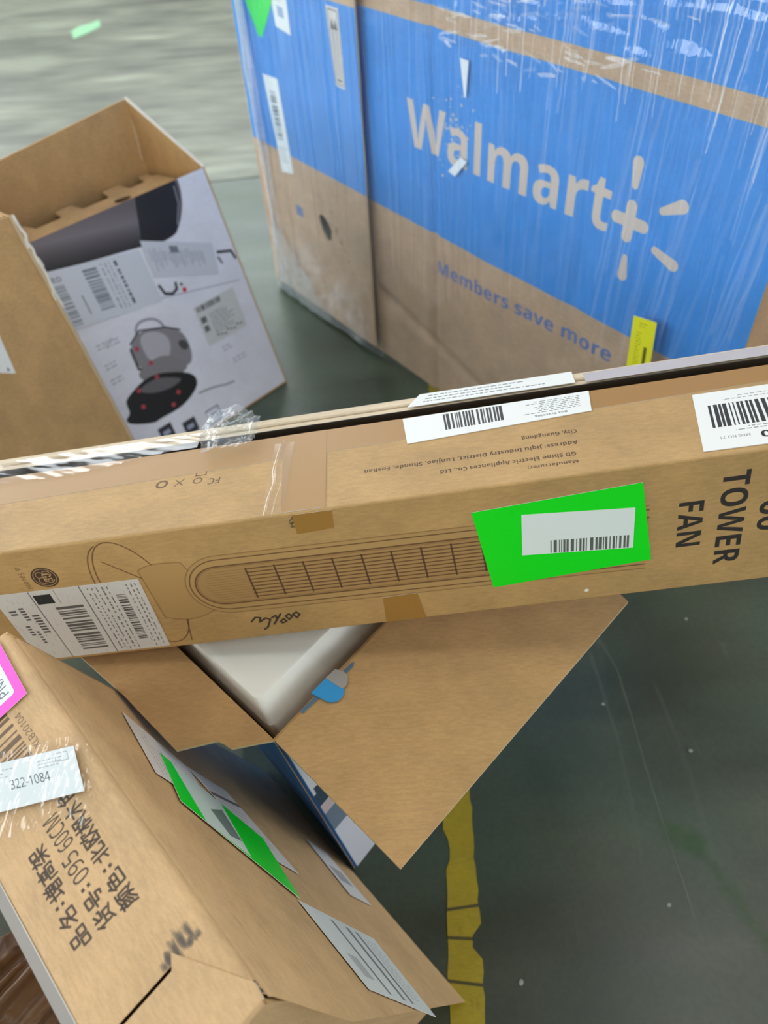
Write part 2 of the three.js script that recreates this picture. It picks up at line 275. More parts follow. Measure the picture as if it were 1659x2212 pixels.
  for (let i = 0; i < 34; i++) { const a = -0.43 + rr(-1, 1) * rr(0, 0.07), b = 0.36 + (a + 0.43) * -1.2 + rr(-1, 1) * rr(0, 0.09); p2.x.fillStyle = rnd() < 0.5 ? 'rgb(206,178,148)' : 'rgb(150,116,84)'; p2.x.beginPath(); p2.x.ellipse(p2.X(a), p2.Y(b), rr(1, 4), rr(1, 6), rr(0, 3), 0, 7); p2.x.fill(); }
  const face = { o: O.clone().addScaledVector(n, 0.03), a: e, b: up, n };
  part(o, 'overlapping_panel', polySlab(face.o, e, up, [[S0 - 0.006, 0.03], [-0.262, 0.03], [-0.258, HT], [S0 - 0.006, HT]], 0.006, [S0, 0, -0.26 - S0, HT],
    [[[-0.549, 0.412], [-0.532, 0.368], [-0.505, 0.338], [-0.482, 0.343], [-0.474, 0.387], [-0.495, 0.412], [-0.522, 0.424]]]), [std({ map: texture(p2.c), roughness: 0.55 }), boardEdge], 'raised panel with a torn hole');
  const flat = { o: O.clone().addScaledVector(n, 0.0075), a: e, b: up, n };
  const lab = (name, f, cs, m, l) => sticker(o, name, f, cs, m, l);
  lab('green_label', face, [[-0.845, 1.03], [-0.655, 1.03], [-0.755, 0.908], [-0.775, 0.908]], std({ color: 0x14e04a, roughness: 0.5 }), 'fluorescent green sticker');
  lab('shipping_label', face, [[-0.68, 1.1], [-0.588, 1.1], [-0.585, 0.942], [-0.664, 0.953]], paper(120, 200, (q) => { lines(q, 20, 30, 80, 8, 10, 'rgba(90,110,140,.6)'); q.fillStyle = 'rgba(110,140,190,.7)'; q.fillRect(36, 120, 46, 36); }), 'white address label');
  lab('handling_label', face, [[-0.39, 1.05], [-0.333, 1.05], [-0.328, 0.853], [-0.371, 0.856]], paper(80, 260, (q) => { stroke(q, [[10, 10], [70, 10], [70, 250], [10, 250]], '#55565c', 4, true); stroke(q, [[30, 60], [30, 225]], '#44454a', 6); stroke(q, [[52, 60], [52, 225]], '#44454a', 6); fill(q, [[18, 70], [30, 34], [42, 70]], '#44454a'); fill(q, [[40, 70], [52, 34], [64, 70]], '#44454a'); q.fillStyle = '#44454a'; q.fillRect(20, 232, 40, 8); }, [214, 206, 198]), 'pale label with two upright arrows');
  lab('tracking_label', face, [[-0.785, 0.80], [-0.697, 0.803], [-0.676, 0.514], [-0.748, 0.50]], paper(120, 400, (q) => { barcode(q, 30, 60, 50, 200, 'rgba(60,70,80,.8)', true); lines(q, 20, 290, 80, 6, 12); }), 'long white barcode label');
  lab('yellow_label', { ...flat, o: O.clone().addScaledVector(n, 0.036) }, [[0.745, 0.631], [0.806, 0.641], [0.818, 0.49], [0.755, 0.49]], paper(100, 240, (q) => { q.fillStyle = 'rgba(60,60,10,.8)'; q.fillRect(62, 110, 14, 90); lines(q, 24, 60, 24, 12, 12, 'rgba(80,80,20,.7)'); lines(q, 30, 20, 40, 2, 12, 'rgba(80,80,20,.6)'); }, [216, 216, 34]), 'fluorescent yellow sticker');
  lab('packing_slip', { ...flat, o: O.clone().addScaledVector(n, 0.013) }, [[0.138, 0.796], [0.163, 0.792], [0.118, 0.742], [0.092, 0.748]], std({ color: 0xe6eaec, roughness: 0.4 }), 'torn white scrap of paper');
  lab('torn_paper', { ...flat, o: O.clone().addScaledVector(n, 0.013) }, [[0.128, 1.02], [0.158, 1.02], [0.152, 0.94], [0.146, 0.94]], std({ color: 0xe6eaec, roughness: 0.4 }), 'torn white sliver of paper');
  // stretch film: upright pleats, crumpled along the top, bunched at the near lower corner
  const ridges = []; for (let i = 0; i < 150; i++) { const top = rnd() < 0.7; ridges.push({ s: rr(-0.95, 1.0), k: rr(-0.10, 0.02), w: rr(0.0018, 0.006), a: rr(0.0008, 0.0034), t1: top ? 2 : rr(0.6, 1.2), t0: top ? rr(0.25, 1.0) : rr(0, 0.5) }); }
  for (let i = 0; i < 40; i++) ridges.push({ s: rr(-0.95, -0.7), k: rr(-0.05, 0.05), w: rr(0.003, 0.008), a: rr(0.002, 0.006), t0: -1, t1: 2 });
  for (let i = 0; i < 45; i++) ridges.push({ s: rr(0.05, 0.75), k: rr(-0.16, -0.02), w: rr(0.0015, 0.004), a: rr(0.0012, 0.004), t1: 2, t0: rr(0.9, 1.12) });
  const hgt = (s, t) => {
    let h = 0.034 - 0.012 * Math.min(1, Math.max(0, (s + 0.26) / 0.1)) * Math.min(1, Math.max(0, (1.0 - s) / 0.3)) + 0.006 * noise(s * 5, t * 3);
    for (const r of ridges) { if (t < r.t0 - 0.05 || t > r.t1 + 0.05) continue; const d = (s - r.s - r.k * (t - 1)) / r.w; if (d > 3 || d < -3) continue; const f = Math.min(1, Math.max(0, (t - r.t0) / 0.08 + 0.6)) * Math.min(1, Math.max(0, (r.t1 - t) / 0.08 + 0.6)); h += r.a * f * Math.exp(-d * d); }
    const c1 = Math.max(0, t - 1.02) / 0.2; if (c1 > 0) h += Math.min(1, c1) * 0.014 * (fbm(s * 11, t * 42, 3) - 0.35);
    if (t < 0.28) h += (0.28 - t) * 0.05 * fbm(s * 26, t * 9 + s * 20, 3);
    const left = Math.max(0, -0.84 - s) / 0.09; return h - 0.05 * left * left;
  };
  // film denser and whiter where pleated or layered, with bright highlight streaks painted in
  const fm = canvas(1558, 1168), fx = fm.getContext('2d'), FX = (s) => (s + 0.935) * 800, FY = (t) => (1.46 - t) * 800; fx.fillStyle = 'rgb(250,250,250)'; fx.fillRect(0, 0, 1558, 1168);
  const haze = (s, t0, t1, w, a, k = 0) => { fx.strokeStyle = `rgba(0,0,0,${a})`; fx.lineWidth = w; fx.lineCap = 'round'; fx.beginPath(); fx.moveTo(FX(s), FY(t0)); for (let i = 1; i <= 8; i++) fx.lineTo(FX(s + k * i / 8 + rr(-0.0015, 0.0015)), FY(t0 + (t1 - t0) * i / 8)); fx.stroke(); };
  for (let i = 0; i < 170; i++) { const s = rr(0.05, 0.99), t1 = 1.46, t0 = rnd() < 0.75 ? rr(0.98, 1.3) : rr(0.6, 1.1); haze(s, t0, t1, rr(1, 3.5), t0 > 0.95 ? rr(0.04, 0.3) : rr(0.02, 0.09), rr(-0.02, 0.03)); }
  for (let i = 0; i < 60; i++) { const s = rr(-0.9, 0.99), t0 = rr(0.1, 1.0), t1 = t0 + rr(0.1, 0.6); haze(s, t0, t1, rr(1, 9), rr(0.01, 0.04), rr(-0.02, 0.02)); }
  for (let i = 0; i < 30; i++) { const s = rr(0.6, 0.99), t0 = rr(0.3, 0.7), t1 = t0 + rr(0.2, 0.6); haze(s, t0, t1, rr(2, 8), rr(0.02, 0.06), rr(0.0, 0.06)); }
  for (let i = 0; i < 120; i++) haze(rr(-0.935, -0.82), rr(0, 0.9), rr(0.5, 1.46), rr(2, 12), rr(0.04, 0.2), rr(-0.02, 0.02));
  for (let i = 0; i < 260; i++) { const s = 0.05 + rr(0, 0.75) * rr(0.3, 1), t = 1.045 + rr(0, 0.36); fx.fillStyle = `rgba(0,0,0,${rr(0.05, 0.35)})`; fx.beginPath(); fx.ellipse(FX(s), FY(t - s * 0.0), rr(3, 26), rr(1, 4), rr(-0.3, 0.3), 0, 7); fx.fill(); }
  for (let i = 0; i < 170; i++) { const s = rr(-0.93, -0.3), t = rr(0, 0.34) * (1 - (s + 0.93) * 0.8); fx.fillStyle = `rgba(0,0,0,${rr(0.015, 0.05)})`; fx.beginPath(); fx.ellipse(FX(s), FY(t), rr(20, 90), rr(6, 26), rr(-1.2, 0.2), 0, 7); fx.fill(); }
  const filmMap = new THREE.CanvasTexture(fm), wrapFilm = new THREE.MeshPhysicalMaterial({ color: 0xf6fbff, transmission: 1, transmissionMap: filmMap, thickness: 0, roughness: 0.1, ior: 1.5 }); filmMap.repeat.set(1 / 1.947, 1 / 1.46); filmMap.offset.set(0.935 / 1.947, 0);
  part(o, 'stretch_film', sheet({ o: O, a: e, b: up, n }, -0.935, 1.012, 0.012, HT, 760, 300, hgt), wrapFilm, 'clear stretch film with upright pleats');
  const lip = { o: O.clone().addScaledVector(e, S0), a: n.clone().negate(), b: up, n: e.clone().negate() };
  part(o, 'stretch_film', sheet(lip, -0.03, D, 0.01, HT, 120, 160, (s, t) => 0.016 + 0.012 * fbm(s * 14, t * 3, 3)), film);
  const skirt = sheet({ o: O, a: e, b: up, n }, -0.93, -0.5, 0.0, 0.36, 160, 90, (s, t) => 0.04 + 0.022 * fbm(s * 60 + t * 46, t * 7, 3) * (1 - t / 0.5) - 0.05 * Math.max(0, (-0.86 - s) / 0.07) ** 2, (s, t) => t < 0.34 - (s + 0.93) * 0.75 + 0.03 * noise(s * 30, 2) && t > 0.012);
  part(o, 'film_skirt', skirt, filmMilky, 'bunched whitish film at the lower corner');
}

// ---------------------------------------------------------------- open white box with a heater printed on it
const HA = V(-0.7127, 0, 0.7015), HB = V(-0.7015, 0, -0.7127), HG = V(-0.3025, 0, -2.1676), HF = V(-0.4581, 0.6797, -2.3257);
{
  const o = thing('heater_box', 'open white carton printed with a barrel-shaped space heater, brown inside', 'box', [-0.6, 0, -2.1]);
  const Wd = 0.585, Ht = 0.715, k = 1100, c = canvas(Wd * k, Ht * k), x = fibre(c, [234, 234, 243], k, 0.35), q = (a, h) => [(Wd - a) * k, (Ht - h) * k];
  // printed heater barrel, cut off by the top of the panel
  const barrel = x.createLinearGradient(...q(0.4, 0.72), ...q(0.42, 0.6)); barrel.addColorStop(0, '#6a6062'); barrel.addColorStop(0.35, '#7b7276'); barrel.addColorStop(1, '#1d191a');
  x.fillStyle = barrel; x.beginPath(); x.moveTo(...q(0.6, 0.72)); x.lineTo(...q(0.6, 0.635)); x.lineTo(...q(0.2966, 0.592)); x.quadraticCurveTo(...q(0.215, 0.57), ...q(0.17, 0.585)); x.quadraticCurveTo(...q(0.10, 0.64), ...q(0.098, 0.72)); x.closePath(); x.fill();
  x.fillStyle = 'rgba(22,19,20,.85)'; x.beginPath(); x.moveTo(...q(0.245, 0.72)); x.lineTo(...q(0.285, 0.6)); x.quadraticCurveTo(...q(0.2, 0.57), ...q(0.168, 0.59)); x.quadraticCurveTo(...q(0.11, 0.64), ...q(0.108, 0.72)); x.closePath(); x.fill();
  stroke(x, [q(0.118, 0.7), q(0.125, 0.655), q(0.155, 0.605)], '#8f8f98', 5);
  stroke(x, [q(0.0647, 0.4844), q(0.0185, 0.470), q(0.012, 0.445)], '#23242a', 9); stroke(x, [q(0.07, 0.47), q(0.064, 0.45)], '#23242a', 6);
  x.strokeStyle = '#23242a'; x.lineWidth = 9; stroke(x, [q(0.292, 0.474), q(0.285, 0.447), q(0.262, 0.437), q(0.243, 0.444), q(0.24, 0.46)], '#23242a', 9); x.fillStyle = '#d2383c'; x.beginPath(); x.arc(...q(0.221, 0.432), 8, 0, 7); x.fill(); x.fillStyle = '#23242a'; x.beginPath(); x.arc(...q(0.224, 0.45), 5, 0, 7); x.fill();
  text(x, 'KW', ...q(0.335, 0.435), 20, { ink: '#8a8b98', bold: false, turn: 0.1 });
  // picture of the whole heater
  const poly = (pts, ink) => { const P = pts.map((p) => q(...p)), N = P.length, m = (i) => [(P[i % N][0] + P[(i + 1) % N][0]) / 2, (P[i % N][1] + P[(i + 1) % N][1]) / 2]; x.fillStyle = ink; x.beginPath(); x.moveTo(...m(0)); for (let i = 1; i <= N; i++) x.quadraticCurveTo(...P[i % N], ...m(i)); x.closePath(); x.fill(); };
  x.strokeStyle = '#9a98a2'; x.lineWidth = 8; x.beginPath(); x.moveTo(...q(0.422, 0.375)); x.quadraticCurveTo(...q(0.418, 0.412), ...q(0.385, 0.408)); x.quadraticCurveTo(...q(0.335, 0.402), ...q(0.333, 0.36)); x.stroke();
  poly([[0.452, 0.365], [0.41, 0.388], [0.33, 0.362], [0.29, 0.335], [0.278, 0.29], [0.288, 0.24], [0.31, 0.222], [0.40, 0.25], [0.455, 0.28], [0.462, 0.33]], '#8e898e');
  poly([[0.425, 0.36], [0.40, 0.378], [0.35, 0.358], [0.33, 0.32], [0.36, 0.27], [0.42, 0.28]], '#bcb8bf'); poly([[0.315, 0.31], [0.285, 0.3], [0.285, 0.27], [0.31, 0.275]], '#4d494c');
  stroke(x, [[0.452, 0.365], [0.41, 0.388], [0.33, 0.362], [0.29, 0.335]].map((p) => q(...p)), '#3a3739', 5); stroke(x, [[0.458, 0.35], [0.462, 0.29], [0.43, 0.265]].map((p) => q(...p)), '#3a3739', 8);
  poly([[0.47, 0.285], [0.37, 0.30], [0.315, 0.235], [0.32, 0.215], [0.42, 0.21], [0.47, 0.255]], '#8a8588');
  poly([[0.535, 0.232], [0.44, 0.262], [0.345, 0.222], [0.305, 0.19], [0.308, 0.155], [0.36, 0.128], [0.41, 0.12], [0.47, 0.125], [0.49, 0.12], [0.56, 0.155], [0.57, 0.175], [0.545, 0.185], [0.545, 0.215]], '#161416');
  poly([[0.50, 0.235], [0.43, 0.245], [0.36, 0.21], [0.35, 0.195], [0.40, 0.19], [0.46, 0.205]], '#6a6669');
  for (const [a, h] of [[0.4397, 0.344], [0.4196, 0.2885], [0.4217, 0.2432], [0.4909, 0.2334], [0.3794, 0.1677], [0.411, 0.1411], [0.5008, 0.1836]]) { x.fillStyle = '#b8404c'; x.beginPath(); x.arc(...q(a, h), 8, 0, 7); x.fill(); }
  stroke(x, [[0.317, 0.130], [0.28, 0.125], [0.25, 0.118], [0.22, 0.108], [0.188, 0.1025]].map((p) => q(...p)), '#77757c', 5);
  for (const [a, h] of [[0.545, 0.405], [0.55, 0.345], [0.555, 0.30], [0.18, 0.22], [0.16, 0.17], [0.52, 0.40]]) lines(x, ...q(a, h), 60, 2, 12, 'rgba(120,120,135,.55)', 4);
  for (const [a, h] of [[0.47, 0.075], [0.39, 0.05], [0.30, 0.04]]) { const p = q(a, h); x.save(); x.translate(...p); x.strokeStyle = x.fillStyle = a > 0.35 ? '#33353f' : '#77798a'; x.lineWidth = 5; a > 0.35 ? x.fillRect(-26, -26, 52, 52) : x.strokeRect(-26, -26, 52, 52); x.fillStyle = '#aab0c4'; x.fillRect(-14, -8, 28, 16); x.restore(); }
  for (const [p, w] of [[[q(0.57, 0.484), q(0.3, 0.44), q(0.03, 0.38)], 3]]) stroke(x, p, 'rgba(160,160,178,.8)', w);
  const print = std({ map: texture(c), roughness: 0.5 });
  const at = (a, b, h) => HG.clone().addScaledVector(HA, a).addScaledVector(HB, b).add(V(0, h, 0)), T = 0.005;
  const FL = HF.clone().addScaledVector(HA, Wd), BR = at(0.066, 0.45, 0.844), BL = at(Wd - 0.01, 0.45, 0.797), b0 = at(0.04, 0.40, 0.003), b1 = at(Wd, 0.40, 0.003), f0 = at(0, 0, 0.003), f1 = at(Wd, 0, 0.003);
  part(o, 'front_panel', quadSlab(f1, f0, HF, FL, T, 14, (u, v) => 0.006 * Math.sin(Math.PI * v) * Math.sin(Math.PI * u)), [print, kraft], 'white printed panel with a heater picture');
  const white = std({ color: 0xcfcfda, roughness: 0.55 });
  part(o, 'side_panel', quadSlab(f0, b0, BR, HF, T, 6), [white, kraft]);
  part(o, 'back_panel', quadSlab(b0, b1, BL, BR, T, 6), [white, kraft]);
  part(o, 'side_panel', quadSlab(b1, f1, FL, BL, T, 6), [white, kraft]);
  part(o, 'bottom_panel', quadSlab(f1.clone().setY(0.008), f0.clone().setY(0.008), b0.clone().setY(0.008), b1.clone().setY(0.008), 0.006, 1), [kraft, kraft]);
  // frayed board edges
  part(o, 'torn_edge', new THREE.TubeGeometry(new THREE.CatmullRomCurve3([HF.clone().lerp(f0, 0), HF.clone().lerp(BR, 0.3), HF.clone().lerp(BR, 0.7), BR]), 40, 0.0055, 6), whiteEdge);
  part(o, 'torn_edge', new THREE.TubeGeometry(new THREE.CatmullRomCurve3([BR, BR.clone().lerp(b0, 0.1).addScaledVector(HA, 0.004), BR.clone().lerp(b0, 0.2).addScaledVector(HA, 0.012)]), 20, 0.0055, 6), whiteEdge);
  const upv = HF.clone().sub(HG).normalize(), nn = HA.clone().negate().cross(upv), face = { o: HG.clone().addScaledVector(nn, 0.0045), a: HA, b: upv, n: nn };
  const lab = (name, cs, m, l) => sticker(o, name, face, cs, m, l, 0.002);
  lab('shipping_label', [[0.5834, 0.637], [0.3053, 0.5879], [0.3013, 0.4327], [0.5845, 0.476]], paper(420, 260, (g) => { barcode(g, 150, 28, 62, 200, 'rgba(95,100,108,.85)', true, 60); barcode(g, 14, 66, 42, 190, 'rgba(110,116,120,.8)', true, 70); for (const [px, w] of [[232, 6], [252, 5], [270, 4]]) { g.fillStyle = 'rgba(90,94,104,.6)'; for (let y = 20; y < 230; y += rr(8, 22)) g.fillRect(px, y, w, rr(5, 14)); } g.fillStyle = 'rgba(60,62,70,.85)'; for (let y = 20; y < 220; y += rr(12, 26)) g.fillRect(292, y, 12, rr(8, 20)); text(g, 'RD', 14, 52, 34, { ink: '#8b9098' }); g.fillStyle = 'rgba(90,94,104,.6)'; g.fillRect(100, 130, 6, 90); }, [214, 218, 226]), 'white shipping label with barcodes');
  lab('packing_label', [[0.2895, 0.6085], [0.0752, 0.5174], [0.0921, 0.4296], [0.2977, 0.5024]], paper(330, 170, (g) => { for (let i = 0; i < 26; i++) { g.fillStyle = 'rgba(120,122,134,.45)'; g.fillRect(20 + i * 10 + rr(0, 4), 30 + rr(0, 20), 4, rr(40, 100)); } g.fillStyle = 'rgba(90,92,104,.7)'; g.fillRect(120, 20, 40, 34); }, [212, 214, 222]), 'white label of fine print');
  lab('model_label', [[0.2197, 0.3737], [0.0645, 0.3727], [0.0676, 0.2485], [0.2212, 0.2461]], paper(260, 200, (g) => { barcode(g, 14, 6, 150, 26, '#2c2c30', false, 60); lines(g, 70, 60, 150, 9, 12, 'rgba(100,110,104,.6)', 5); g.fillStyle = 'rgba(70,76,72,.75)'; g.fillRect(14, 60, 34, 30); g.fillRect(14, 104, 30, 30); g.fillStyle = 'rgba(50,54,52,.8)'; for (let i = 0; i < 8; i++) g.fillRect(70 + i * 22, 168 + (i % 3) * 6, 14, 8); }, [212, 214, 212]), 'cream model label with a barcode');
}
{ // die-cut cardboard insert standing in that box
  const o = thing('cardboard_insert', 'notched kraft packing insert with an oval hole, inside the open heater box', 'insert', [-0.62, 0.55, -2.2]);
  const F0 = HF.clone().add(V(0, -0.042, 0)), back = [[0.565, 0.19], [0.50, 0.195], [0.487, 0.15], [0.405, 0.15], [0.40, 0.198], [0.345, 0.20], [0.335, 0.15], [0.245, 0.15], [0.238, 0.20], [0.18, 0.203], [0.172, 0.155], [0.115, 0.155], [0.11, 0.2], [0.08, 0.2], [0.075, 0.17], [0.062, 0.17]];
  const outline = [[0.03, 0.012], [0.568, 0.012], ...back], hole = []; for (let i = 0; i < 20; i++) hole.push([0.228 + 0.029 * Math.cos(i / 10 * Math.PI), 0.108 + 0.016 * Math.sin(i / 10 * Math.PI)]);
  const a = HA.clone().negate(), flip = (p) => p.map(([s, t]) => [-s, t]);
  part(o, 'tray', polySlab(F0, a, HB, flip(outline), 0.004, [0, 0, 0.7, 0.7], [flip(hole)]), [std({ map: kraftLightTex }), boardEdge]);
  const wallAt = (p, q) => { const P = F0.clone().addScaledVector(HA, p[0]).addScaledVector(HB, p[1]), Q = F0.clone().addScaledVector(HA, q[0]).addScaledVector(HB, q[1]); return quadSlab(Q.clone().setY(P.y - 0.22), P.clone().setY(P.y - 0.22), P.clone().setY(P.y - 0.012), Q.clone().setY(P.y - 0.012), 0.004); };
  part(o, 'skirt', wallAt([0.565, 0.012], [0.03, 0.012]), kraftDull);
}
// ---------------------------------------------------------------- plain tall carton beside it
{
  const o = thing('brown_carton', 'plain brown carton with a frayed corner, beside the open heater box', 'box', [-0.95, 0, -1.6]);
  const b0 = V(-0.6742, 0.002, -1.6937), t0 = V(-0.8153, 0.8209, -1.7715), W = 0.46, D = 0.36, p = (v, a, b) => v.clone().addScaledVector(HA, a).addScaledVector(HB, b);
  part(o, 'front_panel', quadSlab(p(b0, W, 0), b0, t0, p(t0, W, 0), 0.005, 10, (u, v) => 0.008 * Math.sin(Math.PI * u) * Math.sin(Math.PI * v)), [kraft, kraft]);
  part(o, 'side_panel', quadSlab(p(b0, 0.004, 0.005), p(b0, 0.05, D), p(t0, 0.05, D), p(t0, 0.004, 0.005), 0.005, 1), [kraft, kraft]);
  part(o, 'side_panel', quadSlab(p(b0, W, D), p(b0, W, 0), p(t0, W, 0), p(t0, W, D), 0.005, 1), [kraft, kraft]);
  part(o, 'back_panel', quadSlab(p(b0, 0.05, D), p(b0, W, D), p(t0, W, D), p(t0, 0.05, D), 0.005, 1), [kraft, kraft]);
  part(o, 'top_panel', quadSlab(p(t0, W, 0), p(t0, 0.012, 0.01), p(t0, 0.05, D), p(t0, W, D), 0.005, 1), [kraft, kraft]);
  const upv = t0.clone().sub(b0).normalize(), n = HA.clone().negate().cross(upv), L = 0.836, curve = [];
  for (let i = 0; i <= 30; i++) curve.push(b0.clone().addScaledVector(upv, L * i / 30).addScaledVector(HA, 0.001 + 0.003 * noise(i * 0.9, 3)).addScaledVector(n, 0.001));
  part(o, 'worn_corner', new THREE.TubeGeometry(new THREE.CatmullRomCurve3(curve), 60, 0.006, 6), boardEdge, 'frayed pale corner edge');
  const fray = []; for (let i = 0; i <= 14; i++) fray.push(b0.clone().addScaledVector(upv, 0.60 + i * 0.0168).addScaledVector(HA, -0.004 + 0.007 * (noise(i * 0.8, 21) - 0.5)).addScaledVector(n, 0.003 + 0.004 * noise(i * 1.1, 5)));
  const strip = new THREE.TubeGeometry(new THREE.CatmullRomCurve3(fray), 60, 0.0042, 5), flake = (k, a) => { const c = fray[k]; return new THREE.TubeGeometry(new THREE.CatmullRomCurve3([c, c.clone().addScaledVector(HA, a).addScaledVector(upv, -0.012), c.clone().addScaledVector(HA, a * 1.3).addScaledVector(upv, -0.03)]), 8, 0.0025, 5); };
  part(o, 'frayed_paper', mergeGeometries([strip, flake(3, 0.006), flake(8, -0.005), flake(11, 0.007)]), whiteEdge, 'torn whitish paper fibres');
  sticker(o, 'white_label', { o: b0.clone().addScaledVector(n, 0.006), a: HA, b: upv, n }, [[0.3, 0.63], [0.166, 0.627], [0.1835, 0.5064], [0.3, 0.511]], paper(200, 160, (g) => { lines(g, 20, 30, 150, 8, 12); text(g, 'A', 172, 146, 18); }), 'white paper label', 0.0012);
}

// ---------------------------------------------------------------- tower fan carton
const FP = V(0.0007, 0.8851, -0.6992), FU = V(0.9912, 0.1274, 0.0348).normalize(), FW = V(0.0494, -0.113, -0.9924).normalize(), FV = FU.clone().cross(FW).negate().normalize();
const FD = 0.188, FH = 0.2327, FS0 = -0.67, FS1 = 0.585;
{
  const o = thing('fan_carton', 'long kraft tower fan carton with a fluorescent green label, lying across the other boxes', 'box', [0, 0.65, -0.75]);
  const L = FS1 - FS0, k = 1600, c = canvas(L * k, FH * k), x = fibre(c, [178, 142, 88], k, 1), q = (s, t) => [(s - FS0) * k, t * k], INK = 'rgba(78,48,22,.72)', SOFT = 'rgba(96,62,30,.42)';
  // line drawing of the fan
  const ell = (cx, cy, rx, ry, rot, ink, lw, from = 0, to = 7) => { x.strokeStyle = ink; x.lineWidth = lw; x.beginPath(); x.ellipse(...q(cx, cy), rx * k, ry * k, rot, from, to); x.stroke(); };
  ell(-0.376, 0.113, 0.048, 0.108, -0.16, INK, 3); ell(-0.384, 0.112, 0.048, 0.105, -0.16, INK, 3, 1.9, 4.6); stroke(x, [q(-0.408, 0.04), q(-0.365, 0.08), q(-0.335, 0.098)], INK, 3); stroke(x, [q(-0.33, 0.175), q(-0.338, 0.22)], INK, 3);
  x.fillStyle = 'rgba(173,137,83,1)'; x.beginPath(); x.moveTo(...q(-0.365, 0.066)); x.quadraticCurveTo(...q(-0.35, 0.052), ...q(-0.30, 0.06)); x.lineTo(...q(-0.27, 0.15)); x.quadraticCurveTo(...q(-0.31, 0.19), ...q(-0.36, 0.165)); x.closePath(); x.fill(); x.strokeStyle = SOFT; x.lineWidth = 3; x.stroke();
  const capsule = (s0, s1, c0, r, ink, lw, body) => { x.save(); x.translate(...q(s0, c0)); x.rotate(0.018); x.beginPath(); x.moveTo((s1 - s0) * k, -r * k); x.lineTo(r * k, -r * k); x.arc(r * k, 0, r * k, -Math.PI / 2, Math.PI / 2, true); x.lineTo((s1 - s0) * k, r * k); if (body) { x.fillStyle = body; x.fill(); } x.strokeStyle = ink; x.lineWidth = lw; x.stroke(); x.restore(); };
  capsule(-0.308, 0.34, 0.113, 0.058, SOFT, 3, 'rgba(174,138,84,1)'); capsule(-0.302, 0.34, 0.113, 0.05, INK, 3); capsule(-0.294, 0.34, 0.114, 0.038, INK, 4, 'rgba(163,127,76,1)'); capsule(-0.291, 0.34, 0.114, 0.035, SOFT, 2);
  x.save(); x.translate(...q(-0.214, 0.116)); x.rotate(0.012);
  for (let i = 0; i < 9; i++) stroke(x, [[0, (-0.028 + i * 0.007) * k], [0.5 * k, (-0.028 + i * 0.007) * k]], INK, 3.4);
  for (let i = 0; i < 9; i++) stroke(x, [[i * 0.0415 * k, -0.029 * k], [i * 0.0415 * k + 4, 0.03 * k]], 'rgba(62,38,18,.8)', 4);
  for (let i = 0; i < 12; i++) stroke(x, [[(-0.066 + Math.abs(i - 5.5) * 0.002) * k, (-0.028 + i * 0.005) * k], [0, (-0.028 + i * 0.005) * k]], 'rgba(96,62,30,.25)', 2);
  x.restore();
  text(x, 'TOWER', ...q(0.4315, 0.0265), 0.047 * k, { turn: Math.PI / 2, width: 0.166 * k, ink: '#2a231d' });
  text(x, 'FAN', ...q(0.379, 0.066), 0.045 * k, { turn: Math.PI / 2, width: 0.088 * k, ink: '#2a231d' });
  text(x, '00', ...q(0.4835, 0.083), 0.047 * k, { turn: Math.PI / 2, width: 0.056 * k, ink: '#2a231d' });
  // round emblem, with small lettering beside it
  x.fillStyle = 'rgba(52,36,24,.92)'; x.beginPath(); x.arc(...q(-0.5, 0.055), 0.0195 * k, 0, 7); x.fill(); x.strokeStyle = 'rgba(196,152,98,.9)'; x.lineWidth = 2; x.beginPath(); x.arc(...q(-0.5, 0.055), 0.0165 * k, 0, 7); x.stroke();
  for (let i = 0; i < 4; i++) { x.beginPath(); x.arc((-0.5 + 0.0075 * Math.cos(i * 1.57 + 0.7) - FS0) * k, (0.055 + 0.0075 * Math.sin(i * 1.57 + 0.7)) * k, 0.006 * k, i, i + 4.4); x.stroke(); }
  text(x, 'GE', ...q(-0.503, 0.047), 0.017 * k, { turn: Math.PI / 2, ink: 'rgba(206,162,108,.95)', family: 'serif', width: 0.017 * k });
  text(x, 'a Savant', ...q(-0.5345, 0.03), 0.012 * k, { turn: Math.PI / 2, ink: INK, bold: false, width: 0.045 * k });
  // marker scrawl
  for (const pts of [[[-0.236, 0.196], [-0.228, 0.188], [-0.221, 0.19], [-0.224, 0.199], [-0.213, 0.192], [-0.207, 0.196], [-0.215, 0.212], [-0.221, 0.216]], [[-0.204, 0.193], [-0.197, 0.189], [-0.197, 0.197]], [[-0.204, 0.207], [-0.189, 0.187]], [[-0.193, 0.203], [-0.187, 0.198], [-0.184, 0.204], [-0.191, 0.207], [-0.193, 0.203]], [[-0.183, 0.193], [-0.177, 0.189], [-0.173, 0.195], [-0.179, 0.201], [-0.183, 0.193]], [[-0.171, 0.191], [-0.165, 0.187], [-0.161, 0.193], [-0.167, 0.199], [-0.171, 0.191]]]) stroke(x, pts.map((p) => q(...p)), 'rgba(48,36,26,.9)', 5);
  for (let i = 0; i < 14; i++) { const a = rr(-0.13, -0.12), b = rr(0.005, 0.025); x.fillStyle = 'rgba(60,44,28,.5)'; x.beginPath(); x.ellipse(...q(a, b), rr(2, 7), rr(2, 5), rr(0, 3), 0, 7); x.fill(); }
  x.fillStyle = 'rgba(240,236,226,.9)'; x.beginPath(); x.arc(...q(0.2585, 0.214), 5, 0, 7); x.fill();
  // top face
  const ct = canvas(L * k, FD * k), y = fibre(ct, [180, 145, 95], k, 1), p = (s, w) => [(s - FS0) * k, (FD - w) * k];
  const down = { turn: Math.PI, ink: 'rgba(62,40,22,.9)' };
  text(y, 'Manufacturer:', ...p(0.256, 0.039 - 0.009), 15, { ...down, width: 0.066 * k });
